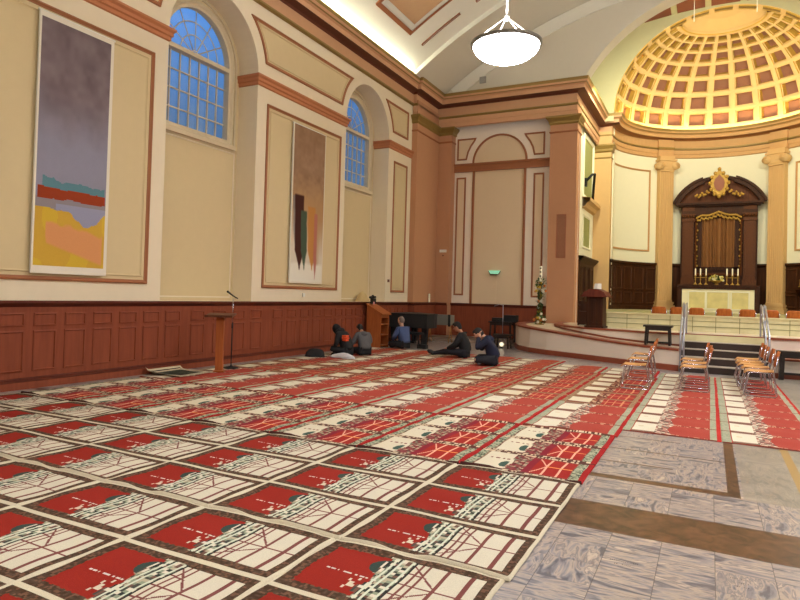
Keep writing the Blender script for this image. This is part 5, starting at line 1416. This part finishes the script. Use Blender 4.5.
def person(label, loc, rz, J, skin, jacket, trousers, hairm, head_rot=(0, 0, 0), hair='short', shoes=None, sc=1.0, scarf=None, hood=False):
    t = thing('person', label, 'person', loc, rz); t.scale = (sc, sc, sc)
    hc = Vector(J['head'][0]); R3 = Matrix.Rotation(head_rot[2], 4, 'Z') @ Matrix.Rotation(head_rot[1], 4, 'Y') @ Matrix.Rotation(head_rot[0], 4, 'X')
    E_ = [('pelvis', 'waist'), ('waist', 'chest'), ('chest', 'neck'), ('chest', 'shL'), ('shL', 'elL'), ('elL', 'wrL'), ('chest', 'shR'), ('shR', 'elR'), ('elR', 'wrR'),
          ('pelvis', 'hipL'), ('hipL', 'knL'), ('knL', 'anL'), ('anL', 'toL'), ('pelvis', 'hipR'), ('hipR', 'knR'), ('knR', 'anR'), ('anR', 'toR')]
    def sub(names, k, over={}):
        return {n: (J[n][0], tuple(q*k for q in (J[n][1] if isinstance(J[n][1], tuple) else (J[n][1], J[n][1]))) if n not in over else over[n]) for n in names}
    al = ['pelvis', 'waist', 'chest', 'neck', 'shL', 'elL', 'wrL', 'shR', 'elR', 'wrR', 'hipL', 'knL', 'anL', 'toL', 'hipR', 'knR', 'anR', 'toR']
    b = MB(); vs, fs = skin_mesh(sub(al, 0.80, {n: (tuple(q*0.55 for q in (J[n][1] if isinstance(J[n][1], tuple) else (J[n][1],)*2))) for n in ('pelvis', 'waist', 'chest', 'shL', 'shR', 'hipL', 'hipR')}), E_); b.add(vs, fs, 0, True)
    head(b, hc, R3)
    b.tube([Vector(J['neck'][0]) - Vector((0, 0, .05)), Vector(J['neck'][0])*0.5 + hc*0.5, hc - Vector((0, 0, 0.03))], [0.058, 0.052, 0.05], 10, 0)
    for s, nm in ((1, 'L'), (-1, 'R')):
        w = Vector(J['wr'+nm][0]); d = J.get('hd'+nm, w - Vector(J['el'+nm][0])); hand(b, w - Vector(d).normalized()*0.02, d, s)
    b.build('body', [skin, M_EYE, M_BROW, M_LIP], t)
    jn = ['pelvis', 'waist', 'chest', 'neck', 'shL', 'elL', 'wrL', 'shR', 'elR', 'wrR']
    b = MB(); vs, fs = skin_mesh(sub(jn, 1.24, {'neck': (0.066, 0.066), 'wrL': (0.042, 0.042), 'wrR': (0.042, 0.042)}), [e for e in E_ if e[0] in jn and e[1] in jn]); b.add(vs, fs, 0, True)
    if hood:
        nk = Vector(J['neck'][0]); b.ball(nk + Vector((-0.06, 0, -0.04)), (0.12, 0.13, 0.075), 14)
    b.build('jacket', jacket, t)
    tn = ['pelvis', 'hipL', 'knL', 'anL', 'hipR', 'knR', 'anR']
    b = MB(); vs, fs = skin_mesh(sub(tn, 1.06, {'pelvis': (0.13, 0.11)}), [e for e in E_ if e[0] in tn and e[1] in tn]); b.add(vs, fs, 0, True); b.build('trousers', trousers, t)
    for nm in 'LR':
        b = MB(); a, o_ = Vector(J['an'+nm][0]), Vector(J['to'+nm][0]); d = (o_-a)
        b.tube([a - d*0.25, a + d*0.2, a + d*0.8, a + d*1.15], [0.04, 0.048, 0.045, 0.028], 10); b.build('sock', shoes or M_BLACK, t)
    if hair != 'none':
        b = MB(); M = Matrix.Translation(hc) @ R3
        if hair == 'short':
            b.ball((-0.018, 0, 0.028), (0.097, 0.085, 0.105), 16, 0, T=M); b.ball((0.03, 0, 0.085), (0.065, 0.07, 0.04), 12, 0, T=M); b.ball((-0.045, 0, -0.02), (0.066, 0.074, 0.09), 12, 0, T=M)
        elif hair == 'grey':
            b.ball((-0.028, 0, 0.012), (0.088, 0.082, 0.108), 16, 0, T=M)
        elif hair == 'cover':
            b.ball((-0.015, 0, 0.0), (0.118, 0.105, 0.14), 16, 0, T=M); b.ball((-0.05, 0, -0.12), (0.13, 0.15, 0.1), 14, 0, T=M)
        b.build('headscarf' if hair == 'cover' else 'hair', hairm, t)
        if hair != 'cover' and hair == 'short' and scarf == 'beard':
            b = MB(); b.ball((0.045, 0, -0.075), (0.055, 0.06, 0.055), 12, 0, T=M); b.build('beard', hairm, t)
    return t
def sit(lean=0.1, kneeL=(0.36, 0.28, 0.13), kneeR=(0.36, -0.28, 0.13), anL=(0.16, -0.12, 0.07), anR=(0.26, 0.12, 0.07), toL=None, toR=None, elL=(0.14, 0.27, 0.33), elR=(0.14, -0.27, 0.33), wrL=(0.33, 0.12, 0.22), wrR=(0.33, -0.12, 0.22), head=None, H_=1.0):
    n = (lean, 0, 0.60*H_)
    hd = head or (lean*1.35+0.06, 0, 0.77*H_)
    J = {'pelvis': ((0, 0, 0.13), (0.17, 0.15)), 'waist': ((lean*0.15-0.02, 0, 0.27), (0.145, 0.125)), 'chest': ((lean*0.6, 0, 0.45*H_), (0.165, 0.13)), 'neck': (n, 0.06),
         'shL': ((lean*0.85, 0.17, 0.53*H_), 0.075), 'shR': ((lean*0.85, -0.17, 0.53*H_), 0.075), 'elL': (elL, 0.052), 'elR': (elR, 0.052), 'wrL': (wrL, 0.034), 'wrR': (wrR, 0.034),
         'hipL': ((0.03, 0.11, 0.12), 0.105), 'hipR': ((0.03, -0.11, 0.12), 0.105), 'knL': (kneeL, 0.075), 'knR': (kneeR, 0.075), 'anL': (anL, 0.045), 'anR': (anR, 0.045),
         'toL': (toL or (anL[0]+0.02, anL[1]-0.13, 0.05), 0.035), 'toR': (toR or (anR[0]+0.02, anR[1]+0.13, 0.05), 0.035), 'head': (hd, 0.1)}
    return J
GZ = 0.02
HB = mat('black hair', (24, 20, 20), 0.7, var=0.2, scale=60); HG = mat('grey hair', (120, 108, 100), 0.8)
C_BLK = mat('black cloth', (22, 22, 25), 0.8, var=0.2); C_NAVY = mat('navy cloth', (28, 32, 54), 0.85, var=0.2); C_BLUE = mat('blue knit', (66, 80, 118), 0.9, var=0.15, scale=40)
C_GRY = mat('grey padded cloth', (86, 84, 86), 0.85, var=0.2, scale=12); C_DK = mat('dark trouser cloth', (26, 26, 34), 0.85, var=0.2)
# man in navy hoodie, hand at the face
J = sit(0.17, wrL=(0.30, 0.09, 0.60), elL=(0.34, 0.2, 0.34), wrR=(0.28, 0.0, 0.50), elR=(0.3, -0.2, 0.3), head=(0.33, 0, 0.66))
J['hdL'] = Vector((-0.02, -0.2, 0.9)); J['hdR'] = Vector((0.0, 0.3, 0.9))
person('person in a dark navy hoodie sitting cross-legged with hands raised to the face', (-4.40, 14.15, GZ), PI+0.2, J, M_SKIN2, C_NAVY, C_DK, HB, (0, 0.65, 0), scarf='beard', shoes=mat('grey sock', (120, 118, 122), 0.9), hood=True, sc=1.08)
# man in black jacket, legs stretched out
J = sit(0.10, kneeL=(0.42, 0.16, 0.16), kneeR=(0.45, -0.12, 0.11), anL=(0.80, 0.10, 0.07), anR=(0.84, -0.10, 0.06), toL=(0.92, 0.12, 0.13), toR=(0.97, -0.11, 0.11), wrL=(0.42, 0.18, 0.22), wrR=(0.40, -0.14, 0.2), elL=(0.2, 0.27, 0.32), elR=(0.18, -0.27, 0.32), head=(0.22, 0, 0.76), H_=1.04)
person('person in a black jacket sitting with legs stretched out to the left', (-5.52, 15.35, GZ), PI+0.1, J, M_SKIN1, C_BLK, C_DK, HB, (0, 0.45, 0), sc=1.03)
# man in blue sweater
J = sit(0.10, head=(0.15, 0, 0.77)); person('person with grey hair in a blue sweater sitting cross-legged before the piano', (-7.86, 16.65, GZ), PI-0.3, J, M_SKIN2, C_BLUE, C_BLK, HG, (0, 0.3, 0), hair='grey', sc=1.04)
# grey jacket, back to us
J = sit(0.14, wrL=(0.3, 0.3, 0.2), elL=(0.16, 0.3, 0.3), head=(0.30, 0, 0.69)); person('person in a grey padded jacket sitting with the back turned, leaning to the left', (-7.74, 14.05, GZ), PI-0.55, J, M_SKIN1, C_GRY, C_BLK, HB, (0, 0.6, 0), hood=True, sc=0.95)
# black clothes with orange print and head covering
J = sit(0.2, head=(0.36, 0, 0.66), kneeL=(0.34, 0.26, 0.2), kneeR=(0.34, -0.26, 0.16)); p1 = person('person in black with an orange print on the back, bending forward, head covered', (-7.93, 13.5, GZ), PI-0.1, J, M_SKIN1, C_BLK, C_BLK, C_BLK, (0, 0.7, 0), hair='cover', sc=0.98)
b = MB(); random.seed(2)
for k in range(9):
    x = -0.10+0.045*(k % 3)+random.uniform(-.01, .01); z = 0.42+0.05*(k//3)
    b.box(x-0.02, x+0.022, 0.10, 0.215, z-0.02, z+0.02)
o = b.build('back_print', mat('orange print', (226, 84, 44), 0.7), p1)
# black bag, pale cloth
def lump(name, rx_, ry_, rz_, m_, seed, loc, label, cat):
    random.seed(seed); vs = []; fs = []; n, m = 20, 8
    for i in range(m+1):
        ph = (PI/2)*i/m
        for k in range(n):
            t = 2*PI*k/n; r = 1 + 0.16*sin(3*t+seed) + 0.08*sin(5*t+seed*2+i); vs.append((rx_*cos(ph)*cos(t)*r, ry_*cos(ph)*sin(t)*r, rz_*sin(ph)*(1+0.2*sin(2*t+seed)*cos(ph))))
    for i in range(m):
        for k in range(n): fs.append((i*n+k, i*n+(k+1) % n, (i+1)*n+(k+1) % n, (i+1)*n+k))
    b = MB(); b.add(vs, fs, 0, True); o = b.build(name, m_); o.location = loc; return tag(o, label, cat)
lump('bag', 0.25, 0.2, 0.19, C_BLK, 1, (-8.5, 12.9, 0.022), 'black bag slumped on the carpet left of the seated people', 'bag')
lump('folded_cloth', 0.33, 0.13, 0.12, mat('pale grey cloth', (200, 198, 202), 0.9, var=0.15, scale=20), 4, (-7.78, 13.1, 0.022), 'pale grey cloth bundle on the carpet before the person in black', 'cloth')
b = MB(); b.box(-0.14, 0.14, -0.1, 0.1, 0, 0.12); o = b.build('shoe_box', M_BLACK); o.location = (-7.52, 17.2, 0.0); tag(o, 'small dark bag on the floor by the piano leg', 'bag')

# ================================================================== CAMERA, WORLD, LIGHTS
cam = bpy.data.cameras.new('camera'); co = bpy.data.objects.new('camera', cam); COL.objects.link(co)
Rm = Matrix(((0.8828969, -0.01697206, 0.46926006), (0.46865044, -0.03055624, -0.88285507), (0.02932269, 0.99938895, -0.01902405))).to_4x4()
co.matrix_world = Matrix.Translation((0, 0, 1.6)) @ Rm
cam.sensor_fit = 'HORIZONTAL'; cam.sensor_width = 36.0; cam.lens = 629.65210423*36/800
cam.shift_x = (400-376.10356999)/800; cam.shift_y = -(300-281.34420999)/800
cam.clip_start = 0.05; cam.clip_end = 200
S.camera = co
w = bpy.data.worlds.new('dusk sky'); S.world = w; w.use_nodes = True
nt = w.node_tree; nt.nodes.clear(); o = nt.nodes.new('ShaderNodeOutputWorld'); bg = nt.nodes.new('ShaderNodeBackground')
tc = nt.nodes.new('ShaderNodeTexCoord'); sx = nt.nodes.new('ShaderNodeSeparateXYZ'); rp = nt.nodes.new('ShaderNodeValToRGB')
rp.color_ramp.elements[0].position = 0.24; rp.color_ramp.elements[0].color = lin((82, 118, 158)); rp.color_ramp.elements[1].position = 0.42; rp.color_ramp.elements[1].color = lin((104, 164, 238))
nt.links.new(tc.outputs['Generated'], sx.inputs[0]); nt.links.new(sx.outputs[2], rp.inputs[0]); nt.links.new(rp.outputs[0], bg.inputs[0]); nt.links.new(bg.outputs[0], o.inputs[0])
bg.inputs[1].default_value = 1.0
def area(name, loc, rot, sx_, sy_, e, col):
    l = bpy.data.lights.new(name, 'AREA'); l.shape = 'RECTANGLE'; l.size = sx_; l.size_y = sy_; l.energy = e; l.color = col
    o = bpy.data.objects.new(name, l); COL.objects.link(o); o.location = loc; o.rotation_euler = rot; return o
area('chancel_spot_left', (-2.9, 22.2, 9.3), (D(48), 0, D(-22)), 0.5, 0.5, 230, (1.0, 0.97, 0.70))
area('chancel_spot_right', (3.4, 22.2, 9.3), (D(48), 0, D(22)), 0.5, 0.5, 230, (1.0, 0.97, 0.70))
area('chancel_spot_mid', (0.25, 22.3, 10.9), (D(42), 0, 0), 0.8, 0.5, 150, (1.0, 0.95, 0.74))
S.view_settings.view_transform = 'Standard'; S.view_settings.look = 'None'; S.view_settings.gamma = 1.0; S.view_settings.use_curve_mapping = False
S.view_settings.exposure = 0.08
for o in bpy.data.objects:
    for k in ('_local', '_org'):
        if k in o: del o[k]
